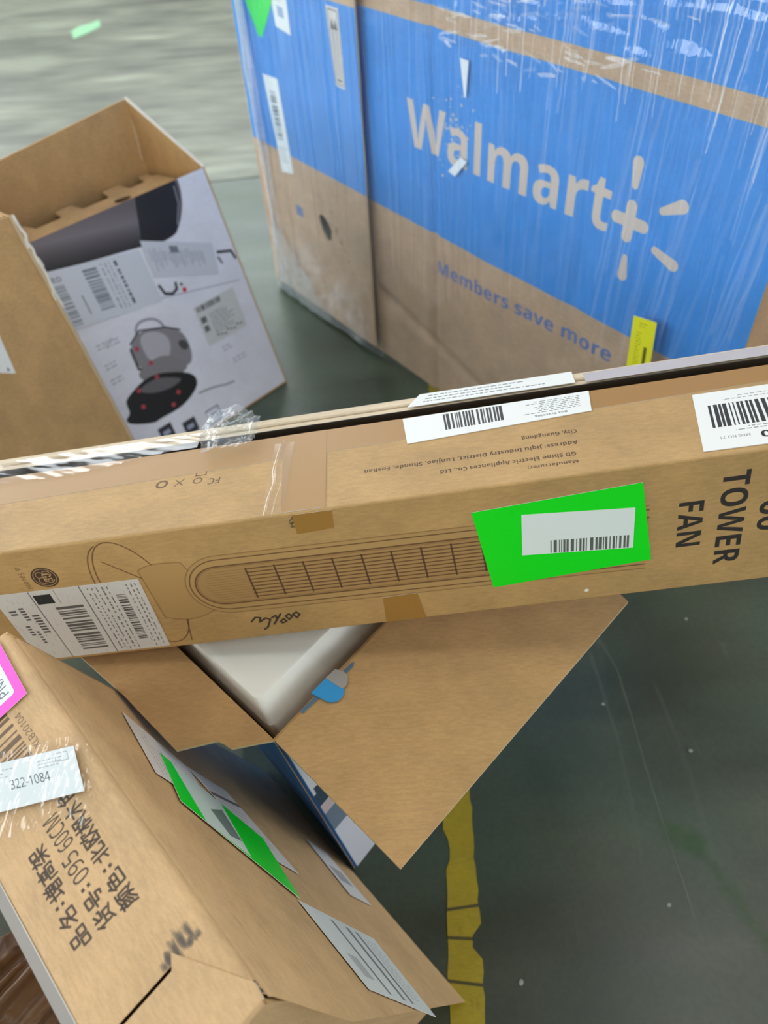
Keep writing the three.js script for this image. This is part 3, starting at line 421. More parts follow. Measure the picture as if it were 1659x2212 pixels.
  text(y, 'GD Shine Electric Appliances Co., Ltd', ...p(0.256, 0.054 - 0.006), 17, { ...down, width: 0.18 * k });
  text(y, 'Address: Jiqiu Industry District, Lunjiao, Shunde, Foshan', ...p(0.262, 0.078 - 0.006), 17, { ...down, width: 0.29 * k });
  text(y, 'City, Guangdong', ...p(0.266, 0.104 - 0.006), 17, { ...down, width: 0.075 * k });
  text(y, 'Made in China', ...p(-0.243, 0.139), 12, { ...down, bold: false, width: 0.055 * k });
  text(y, 'FC', ...p(-0.238, 0.105), 30, { ...down, width: 0.02 * k, bold: false });
  y.strokeStyle = 'rgba(70,46,26,.8)'; y.lineWidth = 3; y.strokeRect(...p(-0.279, 0.126), 24, 16); y.beginPath(); y.arc(...p(-0.274, 0.104), 10, 0, 7); y.stroke(); stroke(y, [p(-0.308, 0.098), p(-0.296, 0.112)], 'rgba(70,46,26,.7)', 3); stroke(y, [p(-0.308, 0.112), p(-0.296, 0.098)], 'rgba(70,46,26,.7)', 3); stroke(y, [p(-0.308, 0.126), p(-0.294, 0.126)], 'rgba(70,46,26,.7)', 3); y.lineWidth = 6; y.beginPath(); y.arc(...p(-0.329, 0.107), 12, 0, 7); y.stroke();
  const board = std({ map: kraftTex, roughness: 0.7 }), g = new RoundedBoxGeometry(L, FH, FD, 4, 0.004); g.translate((FS0 + FS1) / 2, -FH / 2, -FD / 2); g.applyMatrix4(basis(FP, FU, FV.clone().negate()));
  part(o, 'carton', g, [board, board, std({ map: texture(ct), roughness: 0.62 }), board, std({ map: texture(c), roughness: 0.66 }), board]);
  const nf = FW.clone().negate(), front = { o: FP, a: FU, b: FV, n: nf }, top = { o: FP, a: FU, b: FW, n: FV.clone().negate() };
  // brown parcel tape over the seam at the back and round the middle
  const tape = new THREE.MeshPhysicalMaterial({ color: 0xa2783c, roughness: 0.42, clearcoat: 0.12, clearcoatRoughness: 0.3 }), tapeDark = new THREE.MeshPhysicalMaterial({ color: 0x9c7233, roughness: 0.3, clearcoat: 0.3, clearcoatRoughness: 0.3 });
  sticker(o, 'parcel_tape', top, [[-0.67, 0.186], [0.58, 0.186], [0.58, 0.148], [-0.67, 0.112]].map((e) => e), tape, 'glossy brown tape along the seam', 0.0005);
  sticker(o, 'parcel_tape', top, [[-0.155, 0.186], [-0.088, 0.186], [-0.078, 0.003], [-0.138, 0.003]], tape, undefined, 0.0009);
  sticker(o, 'parcel_tape', front, [[-0.124, 0.003], [-0.07, 0.003], [-0.0735, 0.034], [-0.1253, 0.037]], tapeDark, undefined, 0.0005);
  sticker(o, 'parcel_tape', front, [[-0.033, 0.178], [0.018, 0.177], [0.024, 0.2305], [-0.0368, 0.2305]], tapeDark, undefined, 0.0005);
  const greenLabel = sticker(o, 'green_label', front, [[0.11, 0.0393], [0.3303, 0.0262], [0.346, 0.1656], [0.1268, 0.1839]], std({ color: 0x0ae218, roughness: 0.4 }), 'fluorescent green label', 0.0011);
  sticker(greenLabel, 'barcode_sticker', front, [[0.1745, 0.0538], [0.3217, 0.0667], [0.3208, 0.1382], [0.1712, 0.1271]], paper(320, 150, (z) => barcode(z, 82, 100, 228, 48, '#5c6258', false, 74), [226, 234, 228], 0.4), 'white sticker with a barcode', 0.0017);
  sticker(o, 'shipping_label', front, [[-0.5946, 0.0779], [-0.3696, 0.0805], [-0.3748, 0.2256], [-0.5885, 0.2246]], paper(520, 340, (z) => {
    z.fillStyle = '#222'; z.fillRect(140, 20, 62, 44); barcode(z, 190, 86, 100, 236, 'rgba(70,66,62,.85)', true, 56); barcode(z, 420, 60, 34, 230, 'rgba(70,66,62,.85)', true, 80);
    stroke(z, [[132, 0], [132, 340]], '#444', 3); stroke(z, [[312, 0], [312, 340]], '#444', 3); stroke(z, [[220, 0], [220, 70]], '#777', 2);
    for (const [px, w] of [[334, 5], [350, 4], [366, 4], [384, 6], [402, 4], [470, 4], [486, 5], [500, 4]]) { z.fillStyle = 'rgba(70,66,64,.65)'; for (let y0 = 16; y0 < 320; y0 += rr(10, 26)) z.fillRect(px, y0, w, rr(5, 15)); }
    z.fillStyle = 'rgba(50,48,46,.8)'; for (const [a, b, w, h] of [[20, 80, 26, 22], [60, 70, 18, 60], [90, 110, 26, 90], [40, 160, 16, 50], [64, 190, 12, 60]]) for (let y0 = b; y0 < b + h; y0 += 14) z.fillRect(a, y0, w, 8);
    for (let i = 0; i < 260; i++) { z.fillStyle = `rgba(110,100,92,${rr(0.04, 0.2)})`; z.fillRect(rr(0, 520), rr(0, 340), rr(1, 5), rr(2, 22)); }
  }, [206, 201, 194], 0.55), 'worn white shipping label with barcodes', 0.0009);
  sticker(o, 'barcode_label', top, [[0.2931, 0.1355], [0.0334, 0.1191], [0.0277, 0.184], [0.2988, 0.186]], paper(560, 140, (z) => { barcode(z, 260, 38, 178, 92, '#3a3836', false, 60); lines(z, 30, 44, 190, 7, 12, 'rgba(80,80,84,.7)', 4); text(z, 'Box Tracking', 70, 30, 16, { ink: 'rgba(80,80,84,.8)' }); }), 'white barcode label, print upside down', 0.0013);
  sticker(o, 'barcode_label', top, [[0.56, 0.0084], [0.4059, 0.0102], [0.4291, 0.1373], [0.575, 0.1373]], paper(330, 300, (z) => { text(z, '500', 84, 64, 44, { width: 92 }); text(z, 'MFG NO 71', 200, 60, 16, { ink: '#777', bold: false }); lines(z, 60, 82, 230, 2, 12, 'rgba(90,90,94,.7)', 4); barcode(z, 20, 108, 280, 120, '#2c2a28', false, 76); lines(z, 60, 248, 200, 2, 14, 'rgba(110,110,114,.6)', 4); }), 'white barcode label with large digits, print upside down', 0.0013);
  // scraps of clear film caught on the carton
  const wob = (a, s0) => (s, t) => 0.004 + a * fbm(s * 60 + s0, t * 40, 3) + a * 0.5 * fbm(s * 20 + t * 50, 3, 2);
  part(o, 'film_scrap', sheet(top, -0.285, -0.19, 0.15, 0.262, 50, 50, wob(0.022, 2), (s, t) => Math.hypot((s + 0.24) / 0.045, (t - 0.205) / 0.055) < 0.85 + 0.5 * noise(s * 60, t * 60)), filmMilky, 'crumpled clear film over the gap');
  part(o, 'film_scrap', sheet(top, -0.66, -0.29, 0.12, 0.24, 160, 40, (s, t) => 0.0025 + 0.0028 * fbm(s * 12, t * 50 + s * 20, 3), (s, t) => t > 0.158 + 0.03 * noise(s * 14, 5) && t < 0.225), film);
  part(o, 'film_strand', sheet(top, -0.165, -0.135, 0.0, 0.165, 24, 60, (s, t) => 0.002 + 0.007 * Math.exp(-(((s + 0.152 - t * 0.03 + 0.008 * noise(t * 30, 2)) / 0.0028) ** 2)), undefined), film);
}
{ // flat-packed boards standing behind the fan carton
  const o = thing('flat_pack', 'thin flat-packed bundle of pale boards behind the long fan carton', 'flat pack', [0, 0.6, -0.95]);
  const cream = std({ map: (() => { const c = canvas(1400, 60); const x = fibre(c, [214, 196, 168], 1000, 1); for (let i = 0; i < 5; i++) stroke(x, [[0, 8 + i * 12], [1400, 10 + i * 12]], 'rgba(120,100,76,.35)', 2); return texture(c); })(), roughness: 0.7 });
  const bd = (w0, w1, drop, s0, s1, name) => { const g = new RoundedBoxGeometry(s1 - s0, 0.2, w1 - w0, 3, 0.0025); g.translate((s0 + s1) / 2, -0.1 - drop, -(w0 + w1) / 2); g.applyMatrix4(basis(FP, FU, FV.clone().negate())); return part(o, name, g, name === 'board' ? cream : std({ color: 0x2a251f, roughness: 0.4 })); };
  bd(0.2085, 0.2104, 0.0015, -0.72, 0.66, 'gap_shade_sheet');  // thin dark sheet added to stand in for the shade in the gap
  bd(0.2105, 0.2235, 0.003, -0.72, 0.66, 'board'); bd(0.2245, 0.241, 0.0, -0.73, 0.67, 'board'); bd(0.242, 0.2475, 0.004, -0.73, 0.67, 'board');
  const top = { o: FP, a: FU, b: FW, n: FV.clone().negate() };
  sticker(o, 'white_label', top, [[0.055, 0.2455], [0.285, 0.2455], [0.285, 0.214], [0.035, 0.214]], paper(400, 50, (z) => lines(z, 30, 10, 320, 3, 12)), 'white label folded over the edge', 0.001);
  sticker(o, 'clear_tape', top, [[0.30, 0.236], [0.66, 0.236], [0.66, 0.212], [0.30, 0.212]], new THREE.MeshPhysicalMaterial({ color: 0xbfb6b4, roughness: 0.22, clearcoat: 0.6 }), undefined, 0.0006);
}

// ---------------------------------------------------------------- open blue and white box under the fan carton
const OC = V(-0.1812, 0.57, -0.5369), OQ = V(-0.1066, 0.002, -0.5458), OL = V(-0.6889, 0, -0.7248).normalize(), OR = V(0.6654, 0, -0.7465).normalize(), LL = 0.40, LR = 0.56;
{
  const o = thing('appliance_box', 'open blue and white printed box with wide brown flaps, under the fan carton', 'box', [-0.1, 0, -0.8]);
  const p = (v, l, r) => v.clone().addScaledVector(OL, l).addScaledVector(OR, r);
  const k = 900, c = canvas(LL * k, 0.57 * k), x = fibre(c, [24, 104, 176], k, 0.6); x.fillStyle = '#1c3450'; x.fillRect(0.1 * k, 0.0, 0.13 * k, 0.16 * k); x.fillStyle = 'rgba(120,132,160,.5)'; x.fillRect(0.24 * k, 0.08 * k, 0.09 * k, 0.3 * k); x.fillStyle = 'rgba(16,60,130,.8)'; x.fillRect(0, 0.3 * k, LL * k, 0.05 * k);
  const c2 = canvas(LR * k, 0.57 * k), y = fibre(c2, [212, 216, 228], k, 0.4); y.fillStyle = '#33475a'; y.fillRect(0, 0.215 * k, 0.2 * k, 0.045 * k); y.fillRect(0.012 * k, 0.195 * k, 0.06 * k, 0.03 * k); y.fillStyle = '#c9b9bf'; y.fillRect(0, 0.262 * k, 0.2 * k, 0.03 * k); y.fillStyle = '#6d7f92'; y.fillRect(0, 0.294 * k, 0.3 * k, 0.075 * k); y.fillStyle = '#d1d5e2'; y.fillRect(0, 0.37 * k, 0.6 * k, 0.2 * k); y.fillStyle = '#2a2f38'; y.fillRect(0.045 * k, 0.4 * k, 0.016 * k, 0.02 * k); y.fillStyle = '#144a80'; y.fillRect(0, 0, 0.006 * k, 0.57 * k);
  const blue = std({ map: texture(c), roughness: 0.45 }), white = std({ map: texture(c2), roughness: 0.45 }), T = 0.005;
  part(o, 'side_panel', quadSlab(p(OQ, LL, 0.048), p(OQ, -0.0009, -0.002), p(OC, -0.0009, -0.002), p(OC, LL, -0.002), 0.0012, 4), [blue, kraftDull], 'blue printed panel');
  part(o, 'side_panel', quadSlab(p(OQ, -0.0008, -0.0008), p(OQ, -0.0008, LR), p(OC, -0.0008, LR), p(OC, -0.0008, -0.0008), T, 4), [white, kraftDull], 'white printed panel');
  part(o, 'side_panel', quadSlab(p(OQ, 0, LR), p(OQ, LL, LR), p(OC, LL, LR), p(OC, 0, LR), T, 1), [blue, kraftDull]);
  part(o, 'side_panel', quadSlab(p(OQ, LL, LR), p(OQ, LL, 0.05), p(OC, LL, 0), p(OC, LL, LR), T, 1), [white, kraftDull]);
  part(o, 'bottom_panel', quadSlab(p(OQ, LL, 0.05), OQ, p(OQ, 0, LR), p(OQ, LL, LR), 0.002, 1), [kraftDull, kraftDull]);
  const X = V(1, 0, 0), Z = V(0, 0, -1), yy = V(0, OC.y + 0.001, 0), rect = [-0.7, 0.2, 0.7, 0.7];
  const cr = p(OC, 0, 0.545), cl = p(OC, LL, 0);
  part(o, 'flap', polySlab(yy, X, Z, [[OC.x, OC.z], [-0.011, -0.347], [0.3874, -0.7382], [0.3785, -0.7532], [cr.x, cr.z]].map(([a, b]) => [a, -b]), 0.0045, rect), [kraft, boardEdge], 'wide brown flap folded out');
  part(o, 'flap', polySlab(yy, X, Z, [[OC.x, OC.z], [cl.x, cl.z], [-0.56, -0.76], [-0.4935, -0.6985], [-0.4165, -0.628], [-0.389, -0.599], [-0.3236, -0.5319], [-0.266, -0.5425], [-0.2561, -0.5382], [-0.2438, -0.5286], [-0.2039, -0.5342]].map(([a, b]) => [a, -b]), 0.0045, rect), [kraftDull, boardEdge], 'brown flap with a torn end');
}
{ // white foam block in that box
  const o = thing('foam_block', 'white foam block with a sloping side, packed in the open blue box', 'foam block', [-0.19, 0.3, -0.8]);
  const C = V(-0.1906, 0, -0.5644).addScaledVector(OL, 0.012).addScaledVector(OR, 0.006), W = 0.335, D = 0.5, lean = OC.clone().sub(OQ).setY(0), layers = [[0.47, 0, 0], [0.532, 0, 0], [0.5345, 0.0008, 0.0012], [0.577, 0.003, 0.021], [0.5805, 0.0045, 0.0235], [0.5815, 0.007, 0.027]], rad = 0.012, K = 6;
  const pos = [], idx = [], ring = (il, ir) => { const out = [], x0 = ir, x1 = W - ir, y0 = il, y1 = D - il; [[x0, y0, Math.PI], [x1, y0, 1.5 * Math.PI], [x1, y1, 0], [x0, y1, 0.5 * Math.PI]].forEach(([px, py, a]) => { const cx = px + (px === x0 ? rad : -rad), cy = py + (py === y0 ? rad : -rad); for (let i = 0; i <= K; i++) out.push([cx + rad * Math.cos(a + i / K * Math.PI / 2), cy + rad * Math.sin(a + i / K * Math.PI / 2)]); }); return out; };
  for (const [h, il, ir] of layers) for (const [l, r] of ring(il, ir)) { const q = C.clone().addScaledVector(OL, l).addScaledVector(OR, r); if (h < 0.5) q.addScaledVector(lean, (h - 0.535) / 0.57); pos.push(q.x, h, q.z); }
  const N = 4 * (K + 1); for (let j = 0; j < layers.length - 1; j++) for (let i = 0; i < N; i++) { const a = j * N + i, b = j * N + (i + 1) % N; idx.push(a, a + N, b, b, a + N, b + N); }
  const top = (layers.length - 1) * N; for (let i = 1; i < N - 1; i++) { idx.push(top, top + i + 1, top + i); idx.push(0, i, i + 1); }
  const g = new THREE.BufferGeometry(); g.setAttribute('position', new THREE.Float32BufferAttribute(pos, 3)); g.setAttribute('uv', new THREE.Float32BufferAttribute(pos.flatMap((_, i) => (i % 3 ? [] : [pos[i], pos[i + 2]])), 2)); g.setIndex(idx);
  part(o, 'foam', toCreasedNormals(g, 0.42), std({ color: 0xf2f3ec, roughness: 0.5, side: THREE.DoubleSide }));
}
{ // blue and silver pull tab
  const o = thing('pull_tab', 'blue and silver rounded pull tab between the white foam and the brown flap', 'pull tab', [-0.095, 0.573, -0.605]);
  const Y = (h) => V(0, h, 0).addScaledVector(OL, 0.007), X = V(1, 0, 0), Z = V(0, 0, -1), f = (pts) => pts.map(([a, b]) => [a, -b]);
  const blue = new THREE.MeshPhysicalMaterial({ color: 0x2f9bdd, roughness: 0.25, clearcoat: 0.5 }), silver = std({ color: 0xa9aaa8, roughness: 0.35, metalness: 0.3 });
  part(o, 'strap', polySlab(Y(0.5732), X, Z, f([[-0.140, -0.5755], [-0.1365, -0.5705], [-0.098, -0.608], [-0.061, -0.644], [-0.0575, -0.6535], [-0.062, -0.652]]), 0.001), [std({ color: 0x54738c, roughness: 0.35 }), silver]);
  const half = (c, r, a0, a1) => { const out = []; for (let i = 0; i <= 14; i++) { const a = a0 + (a1 - a0) * i / 14; out.push([c[0] + r * Math.cos(a), c[1] + r * Math.sin(a)]); } return out; };
  part(o, 'blue_end', polySlab(Y(0.5765), X, Z, f([[-0.124, -0.602], [-0.102, -0.626], ...half([-0.0925, -0.6035], 0.0185, -0.4, 2.3)].map((e) => e)), 0.0028), [blue, blue], 'bright blue end');
  part(o, 'silver_end', polySlab(Y(0.5775), X, Z, f([[-0.102, -0.626], [-0.088, -0.640], ...half([-0.0855, -0.6215], 0.0175, -1.2, 1.1)].map((e) => e)), 0.0028), [silver, silver], 'silver grey end');
}

// ---------------------------------------------------------------- leaning carton with printed characters
{
  const o = thing('leaning_carton', 'leaning kraft carton printed with large characters, pink and green labels stuck on it', 'box', [-0.2, 0, -0.45]);
  const r = V(0.6402, 0, 0.7682), al = r.clone().negate(), e = V(0.2374, -0.9511, -0.1978), tl = V(-0.7306, -0.3092, 0.6088), R0 = V(0, 0.8, 0), nT = al.clone().cross(tl).normalize(); if (nT.y < 0) nT.negate();
  const nS = tl.clone().negate(), A0 = 0.17, A1 = 0.776, TW = 0.15, BV = 0.03, SD = 0.838, k = 1500, span = BV + TW + SD, c = canvas((A1 - A0) * k, span * k), x = fibre(c, [196, 161, 117], k, 1);
  const q = (A, t) => [(A - A0) * k, (BV + TW - t) * k];   // on the printed face: t to the left of the ridge
  // characters, as strokes on a ten-unit square
  const box = (a, b, d, f) => [[a, b], [d, b], [d, f], [a, f], [a, b]];
  const G = {
    pin: [box(3, 0.5, 7, 4), box(0.7, 5.5, 4.3, 9.5), box(5.7, 5.5, 9.3, 9.5)],
    ming: [[[4.5, 0], [1, 4]], [[3.5, 1.8], [8, 1.8], [5, 5.4], [0.6, 8.2]], [[3, 3.2], [5, 4.6]], box(4, 6, 8.6, 9.6)],
    zeng: [[[0.3, 3.5], [3.7, 3.5]], [[2, 0.8], [2, 8]], [[0.2, 8.4], [3.9, 7.3]], [[5.2, 0.2], [5.9, 1.5]], [[8.6, 0.2], [7.8, 1.5]], box(4.6, 1.9, 9.6, 5.2), [[7.1, 1.9], [7.1, 5.2]], [[4.6, 3.5], [9.6, 3.5]], box(5.1, 6.2, 9.1, 9.8), [[5.1, 8], [9.1, 8]]],
    gao: [[[5, 0], [5, 1.5]], [[0.5, 1.6], [9.5, 1.6]], box(3, 2.7, 7, 4.4), [[1, 9.9], [1, 5.5], [9, 5.5], [9, 9.6], [8, 9.6]], box(3.2, 6.9, 6.8, 8.8)],
    jia: [[[0.5, 1.5], [4.5, 1.5], [4.1, 4.7], [3.2, 4.3]], [[2.5, 0], [2.2, 2.5], [0.5, 4.8]], box(5.6, 1, 9.1, 4.3), [[0.3, 6.4], [9.7, 6.4]], [[5, 5], [5, 10]], [[5, 6.6], [0.8, 9.7]], [[5, 6.6], [9.2, 9.7]]],
    huo: [[[2.8, 0], [0.5, 3]], [[2, 1.6], [2, 4.6]], [[8.5, 0.6], [5, 2.5]], [[5.4, 0], [5.4, 4], [9.3, 4], [9.3, 3]], [[2, 8.4], [2, 5.4], [8, 5.4], [8, 8.4]], [[5, 6.4], [4.6, 8.2], [1, 10]], [[5.6, 8.3], [8.8, 10]]],
    hao: [box(2.5, 0.5, 7.5, 3.6), [[0.5, 5], [9.5, 5]], [[3.5, 5], [3, 7.1], [7.6, 7.1], [7, 9.8], [5, 9.5]]],
    yan: [[[2.6, 0], [2.6, 1]], [[0.4, 1.3], [4.8, 1.3]], [[1.4, 1.8], [1.9, 2.9]], [[3.8, 1.8], [3.2, 2.9]], [[0.9, 3.3], [5, 3.3]], [[1, 3.3], [0.9, 7], [0, 9.7]], [[4.4, 4.1], [2, 5.7]], [[4.6, 5.7], [2, 7.5]], [[4.8, 7.3], [1.6, 9.9]], [[5.4, 0.7], [9.8, 0.7]], [[7.5, 0.7], [7, 2.3]], [[5.8, 8], [5.8, 2.4], [9.4, 2.4], [9.4, 8]], [[7.6, 3.7], [7.3, 6.6], [5.3, 9.9]], [[7.9, 8], [9.7, 9.9]]],
    se: [[[3.5, 0], [0.8, 3]], [[3, 1.4], [7, 1.4], [5.8, 3.3]], [[1.8, 3.3], [8.4, 3.3], [8.4, 6.1], [1.8, 6.1]], [[5, 3.3], [5, 6.1]], [[1.8, 3.3], [1.8, 9.4], [9.4, 9.4], [9.4, 7.8]]],
    bei: [[[3.5, 0.5], [3.5, 9.6]], [[0.6, 3.4], [3.5, 3.4]], [[0.4, 8.1], [3.5, 6.6]], [[6, 0.5], [6, 9.1], [9.5, 9.1], [9.5, 7.4]], [[9, 2.4], [6, 4.5]]],
    ou: [[[5, 1], [0.8, 1], [0.8, 9.1], [5, 9.1]], [[1.5, 2.5], [4.6, 7.6]], [[4.5, 2.4], [1.4, 7.7]], [[6.8, 0], [5.5, 3.4]], [[6.4, 1.8], [9.6, 1.8], [9, 3.7]], [[7.6, 3], [7.2, 6], [5.2, 9.9]], [[7.4, 5.6], [9.8, 9.9]]],
    feng: [[[0.2, 2.8], [4, 2.8]], [[2.1, 0], [2.1, 10]], [[2.1, 3.2], [0.2, 7.1]], [[2.3, 4], [3.8, 6]], [[4.9, 0.8], [4.9, 6], [3.9, 9.9]], [[4.9, 0.8], [8.8, 0.8], [8.8, 8], [9.9, 9.7]], [[5.7, 2.6], [8, 7.6]], [[8, 2.4], [5.7, 7.7]]],
    mu: [[[0.5, 3], [9.5, 3]], [[5, 0], [5, 10]], [[5, 3.2], [0.8, 8.6]], [[5, 3.2], [9.2, 8.6]]],
  };
  const glyph = (name, A, t, wide, high) => { for (const s of G[name]) stroke(x, s.map(([a, b]) => { const [px, py] = q(A, t); return [px + a / 10 * wide * k, py + b / 10 * high * k]; }), 'rgba(56,42,28,.9)', 3.6); };
  const colon = (A, t) => { x.fillStyle = 'rgba(56,42,28,.9)'; for (const d of [0.006, 0.0135]) { const [px, py] = q(A, t - d); x.fillRect(px - 2.5, py - 2.5, 5.5, 5.5); } };
  const hi = 0.021, word = (s, A, t, w) => text(x, s, ...q(A, t - hi + 0.001), hi * 1.32 * k, { bold: false, ink: 'rgba(56,42,28,.92)', width: w * k });
  glyph('pin', 0.384, 0.1205, 0.021, hi); glyph('ming', 0.409, 0.1205, 0.021, hi); colon(0.436, 0.1205); glyph('zeng', 0.443, 0.1185, 0.020, hi); glyph('gao', 0.465, 0.1165, 0.020, hi); glyph('jia', 0.4865, 0.115, 0.020, hi);
  glyph('huo', 0.381, 0.0905, 0.020, hi); glyph('hao', 0.403, 0.090, 0.020, hi); colon(0.429, 0.09); word('095', 0.437, 0.0885, 0.036); word('60CM', 0.478, 0.085, 0.046);
  glyph('yan', 0.3775, 0.063, 0.020, hi); glyph('se', 0.40, 0.0625, 0.020, hi); colon(0.4265, 0.062); glyph('bei', 0.4355, 0.0615, 0.020, hi); glyph('ou', 0.4575, 0.061, 0.019, hi); glyph('feng', 0.478, 0.0605, 0.018, hi); glyph('mu', 0.4975, 0.060, 0.018, hi); glyph('se', 0.518, 0.06, 0.018, hi);
  barcode(x, (0.604 - A0) * k, (BV + TW - 0.125) * k, 0.072 * k, 0.0715 * k, 'rgba(74,56,42,.72)', false, 30);
  text(x, 'XLB20104', ...q(0.604, 0.0395), 0.0115 * k, { ink: 'rgba(82,64,48,.8)', bold: false, width: 0.058 * k });
  
  for (const [A, t, w, h] of [[0.306, 0.058, 5, 8], [0.309, 0.05, 10, 16], [0.31, 0.041, 7, 20], [0.313, 0.031, 7, 22], [0.306, 0.026, 9, 5], [0.314, 0.021, 6, 20], [0.306, 0.016, 10, 4]]) for (let i = 0; i < 12; i++) { x.fillStyle = `rgba(76,68,60,${rr(0.08, 0.28)})`; x.beginPath(); x.ellipse(...q(A + rr(-0.003, 0.003), t + rr(-0.002, 0.002)), h * rr(0.4, 1), w * rr(0.3, 0.7), rr(-0.3, 0.3), 0, 7); x.fill(); }
  for (let i = 0; i < 26; i++) { x.fillStyle = `rgba(40,34,26,${rr(0.2, 0.7)})`; x.beginPath(); x.ellipse(...q(0.226 + rr(-0.005, 0.008), rr(-0.008, 0.009)), rr(2, 7), rr(2, 5), rr(0, 3), 0, 7); x.fill(); }
  for (let i = 0; i < 30; i++) { const A = rr(0.25, 0.7), d = rr(0.03, 0.5); x.fillStyle = `rgba(110,78,48,${rr(0.05, 0.18)})`; x.beginPath(); x.ellipse(...q(A, -d), rr(6, 40), rr(1, 5), rr(-0.6, 0.6), 0, 7); x.fill(); }
  // body: printed face, rounded ridge and long side in one sheet
  const nA = 70, prof = []; for (let i = 0; i <= 3; i++) prof.push(i / 3 * BV); for (let i = 1; i <= 12; i++) prof.push(BV + (TW - 0.02) * i / 12); for (let i = 1; i <= 14; i++) prof.push(BV + TW - 0.02 + 0.045 * i / 14); for (let i = 1; i <= 26; i++) prof.push(BV + TW + 0.025 + (SD - 0.025) * i / 26);
  const rho = 0.008, bevel = tl.clone().multiplyScalar(0.75).addScaledVector(nT, -0.66), cross = (cc) => {
    if (cc < BV) return tl.clone().multiplyScalar(TW).addScaledVector(bevel, BV - cc);
    const t = BV + TW - cc; if (t > rho) return tl.clone().multiplyScalar(t); if (t < -rho) { const d = -t; return e.clone().multiplyScalar(d).addScaledVector(nS, -0.0016 * Math.exp(-(((d - 0.016) / 0.003) ** 2))); }
    const u = (rho - t) / (2 * rho); return tl.clone().multiplyScalar(rho * (1 - u) ** 2).addScaledVector(e, rho * u * u);
  };
  const endA = (cc) => { const t = BV + TW - cc; return t > 0.052 ? 0.303 : t > 0 ? 0.2225 + (0.303 - 0.2225) * t / 0.052 + 0.0016 * Math.sin(t * 900) : Math.max(0.18, 0.2225 + t * 0.235); };
  const pos = [], uv = [], idx = [], M = prof.length;
  for (let i = 0; i <= nA; i++) for (const cc of prof) { const s = endA(cc), A = s + (A1 - s) * i / nA, p = R0.clone().addScaledVector(al, A).add(cross(cc)).addScaledVector(nT, 0.0022 * (fbm(A * 9, cc * 9, 2) - 0.37)); pos.push(p.x, p.y, p.z); uv.push((A - A0) / (A1 - A0), 1 - cc / span); }
  for (let i = 0; i < nA; i++) for (let j = 0; j < M - 1; j++) { const a = i * M + j, b = a + 1, d = a + M, f = d + 1; idx.push(a, b, f, a, f, d); }
  const g = new THREE.BufferGeometry(); g.setAttribute('position', new THREE.Float32BufferAttribute(pos, 3)); g.setAttribute('uv', new THREE.Float32BufferAttribute(uv, 2)); g.setIndex(idx); g.computeVertexNormals();
  part(o, 'printed_panels', g, std({ map: texture(c), roughness: 0.68, side: THREE.DoubleSide }));
  const at = (A, t, d, lift = 0) => R0.clone().addScaledVector(al, A).addScaledVector(tl, t).addScaledVector(e, d).addScaledVector(nT, lift);
  part(o, 'end_panel', quadSlab(at(0.215, TW, SD - 0.05), at(0.215, 0.004, SD), at(0.2155, 0.004, 0.004), at(0.2155, TW, 0.004), 0.004, 1), [std({ map: kraftLightTex }), kraft]);
  part(o, 'end_panel', quadSlab(at(A1, 0, SD), at(A1, TW, SD - 0.05), at(A1, TW, 0.002), at(A1, 0, 0.002), 0.004, 1), [kraft, kraft]);
  part(o, 'back_panel', quadSlab(at(A1, TW + 0.018, SD - 0.055), at(0.22, TW + 0.018, SD - 0.055), at(0.22, TW + 0.02, 0.022), at(A1, TW + 0.02, 0.022), 0.004, 1), [kraft, kraft]);
  part(o, 'bevel_tape', quadSlab(at(A1, TW + 0.0235, 0, -0.0195), at(0.30, TW + 0.0235, 0, -0.0195), at(0.30, TW + 0.001, 0, 0.001), at(A1, TW + 0.001, 0, 0.001), 0.001, 2), [std({ color: 0x9d958e, roughness: 0.45 }), paperEdge], 'dull pale tape along the edge');
  const fl = [[0.299, 0.0535], [0.312, 0.045], [0.232, -0.001], [0.2165, 0.001], [0.2165, 0.155], [0.2985, 0.155]].map(([A, t]) => [-A, t]);
  const flapShape = polySlab(R0.clone().addScaledVector(nT, -0.003), al.clone().negate(), tl, fl.map(([a, t]) => [a, t]), 0.004, [-0.4, 0, 0.7, 0.7]);
  part(o, 'end_flap', flapShape, [std({ map: kraftLightTex, roughness: 0.6 }), boardEdge], 'tan end flap with an open slit beside it');
  part(o, 'score_ridge', new THREE.TubeGeometry(new THREE.LineCurve3(at(0.2175, 0.003, 0, -0.004), at(0.2165, 0.15, 0, -0.004)), 20, 0.0052, 8), std({ map: kraftLightTex }), 'rounded fold');
  // labels
  const T = { o: R0.clone().addScaledVector(nT, 0.0015), a: al, b: tl, n: nT }, Sd = { o: R0.clone().addScaledVector(nS, 0.0016), a: al, b: e, n: nS };
  const lab = (name, f, cs, m, l, lift = 0.0012) => { // corners in order round the label
    const p3 = cs.map(([s, t]) => f.o.clone().addScaledVector(f.a, s).addScaledVector(f.b, t).addScaledVector(f.n, lift)), nn = p3[2].clone().sub(p3[3]).cross(p3[0].clone().sub(p3[3]));
    const turned = nn.dot(f.n) < 0 ? [p3[1], p3[0], p3[3], p3[2]] : p3; part(o, name, quadSlab(turned[3], turned[2], turned[1], turned[0], 0.0006, 6), [m, paperEdge], l);
  };
  lab('pink_label', T, [[0.6755, 0.10], [0.775, 0.095], [0.771, 0.013], [0.6726, 0.0205]], paper(300, 250, (z) => { z.fillStyle = 'rgb(226,232,236)'; z.beginPath(); z.roundRect(42, 0, 280, 214, 16); z.fill(); text(z, 'PNAN', 56, 196, 58, { ink: '#6b7078', bold: false, width: 150 }); lines(z, 60, 40, 180, 5, 20, 'rgba(90,96,104,.6)', 5); }, [250, 84, 204], 0.4), 'bright pink label with a white centre');
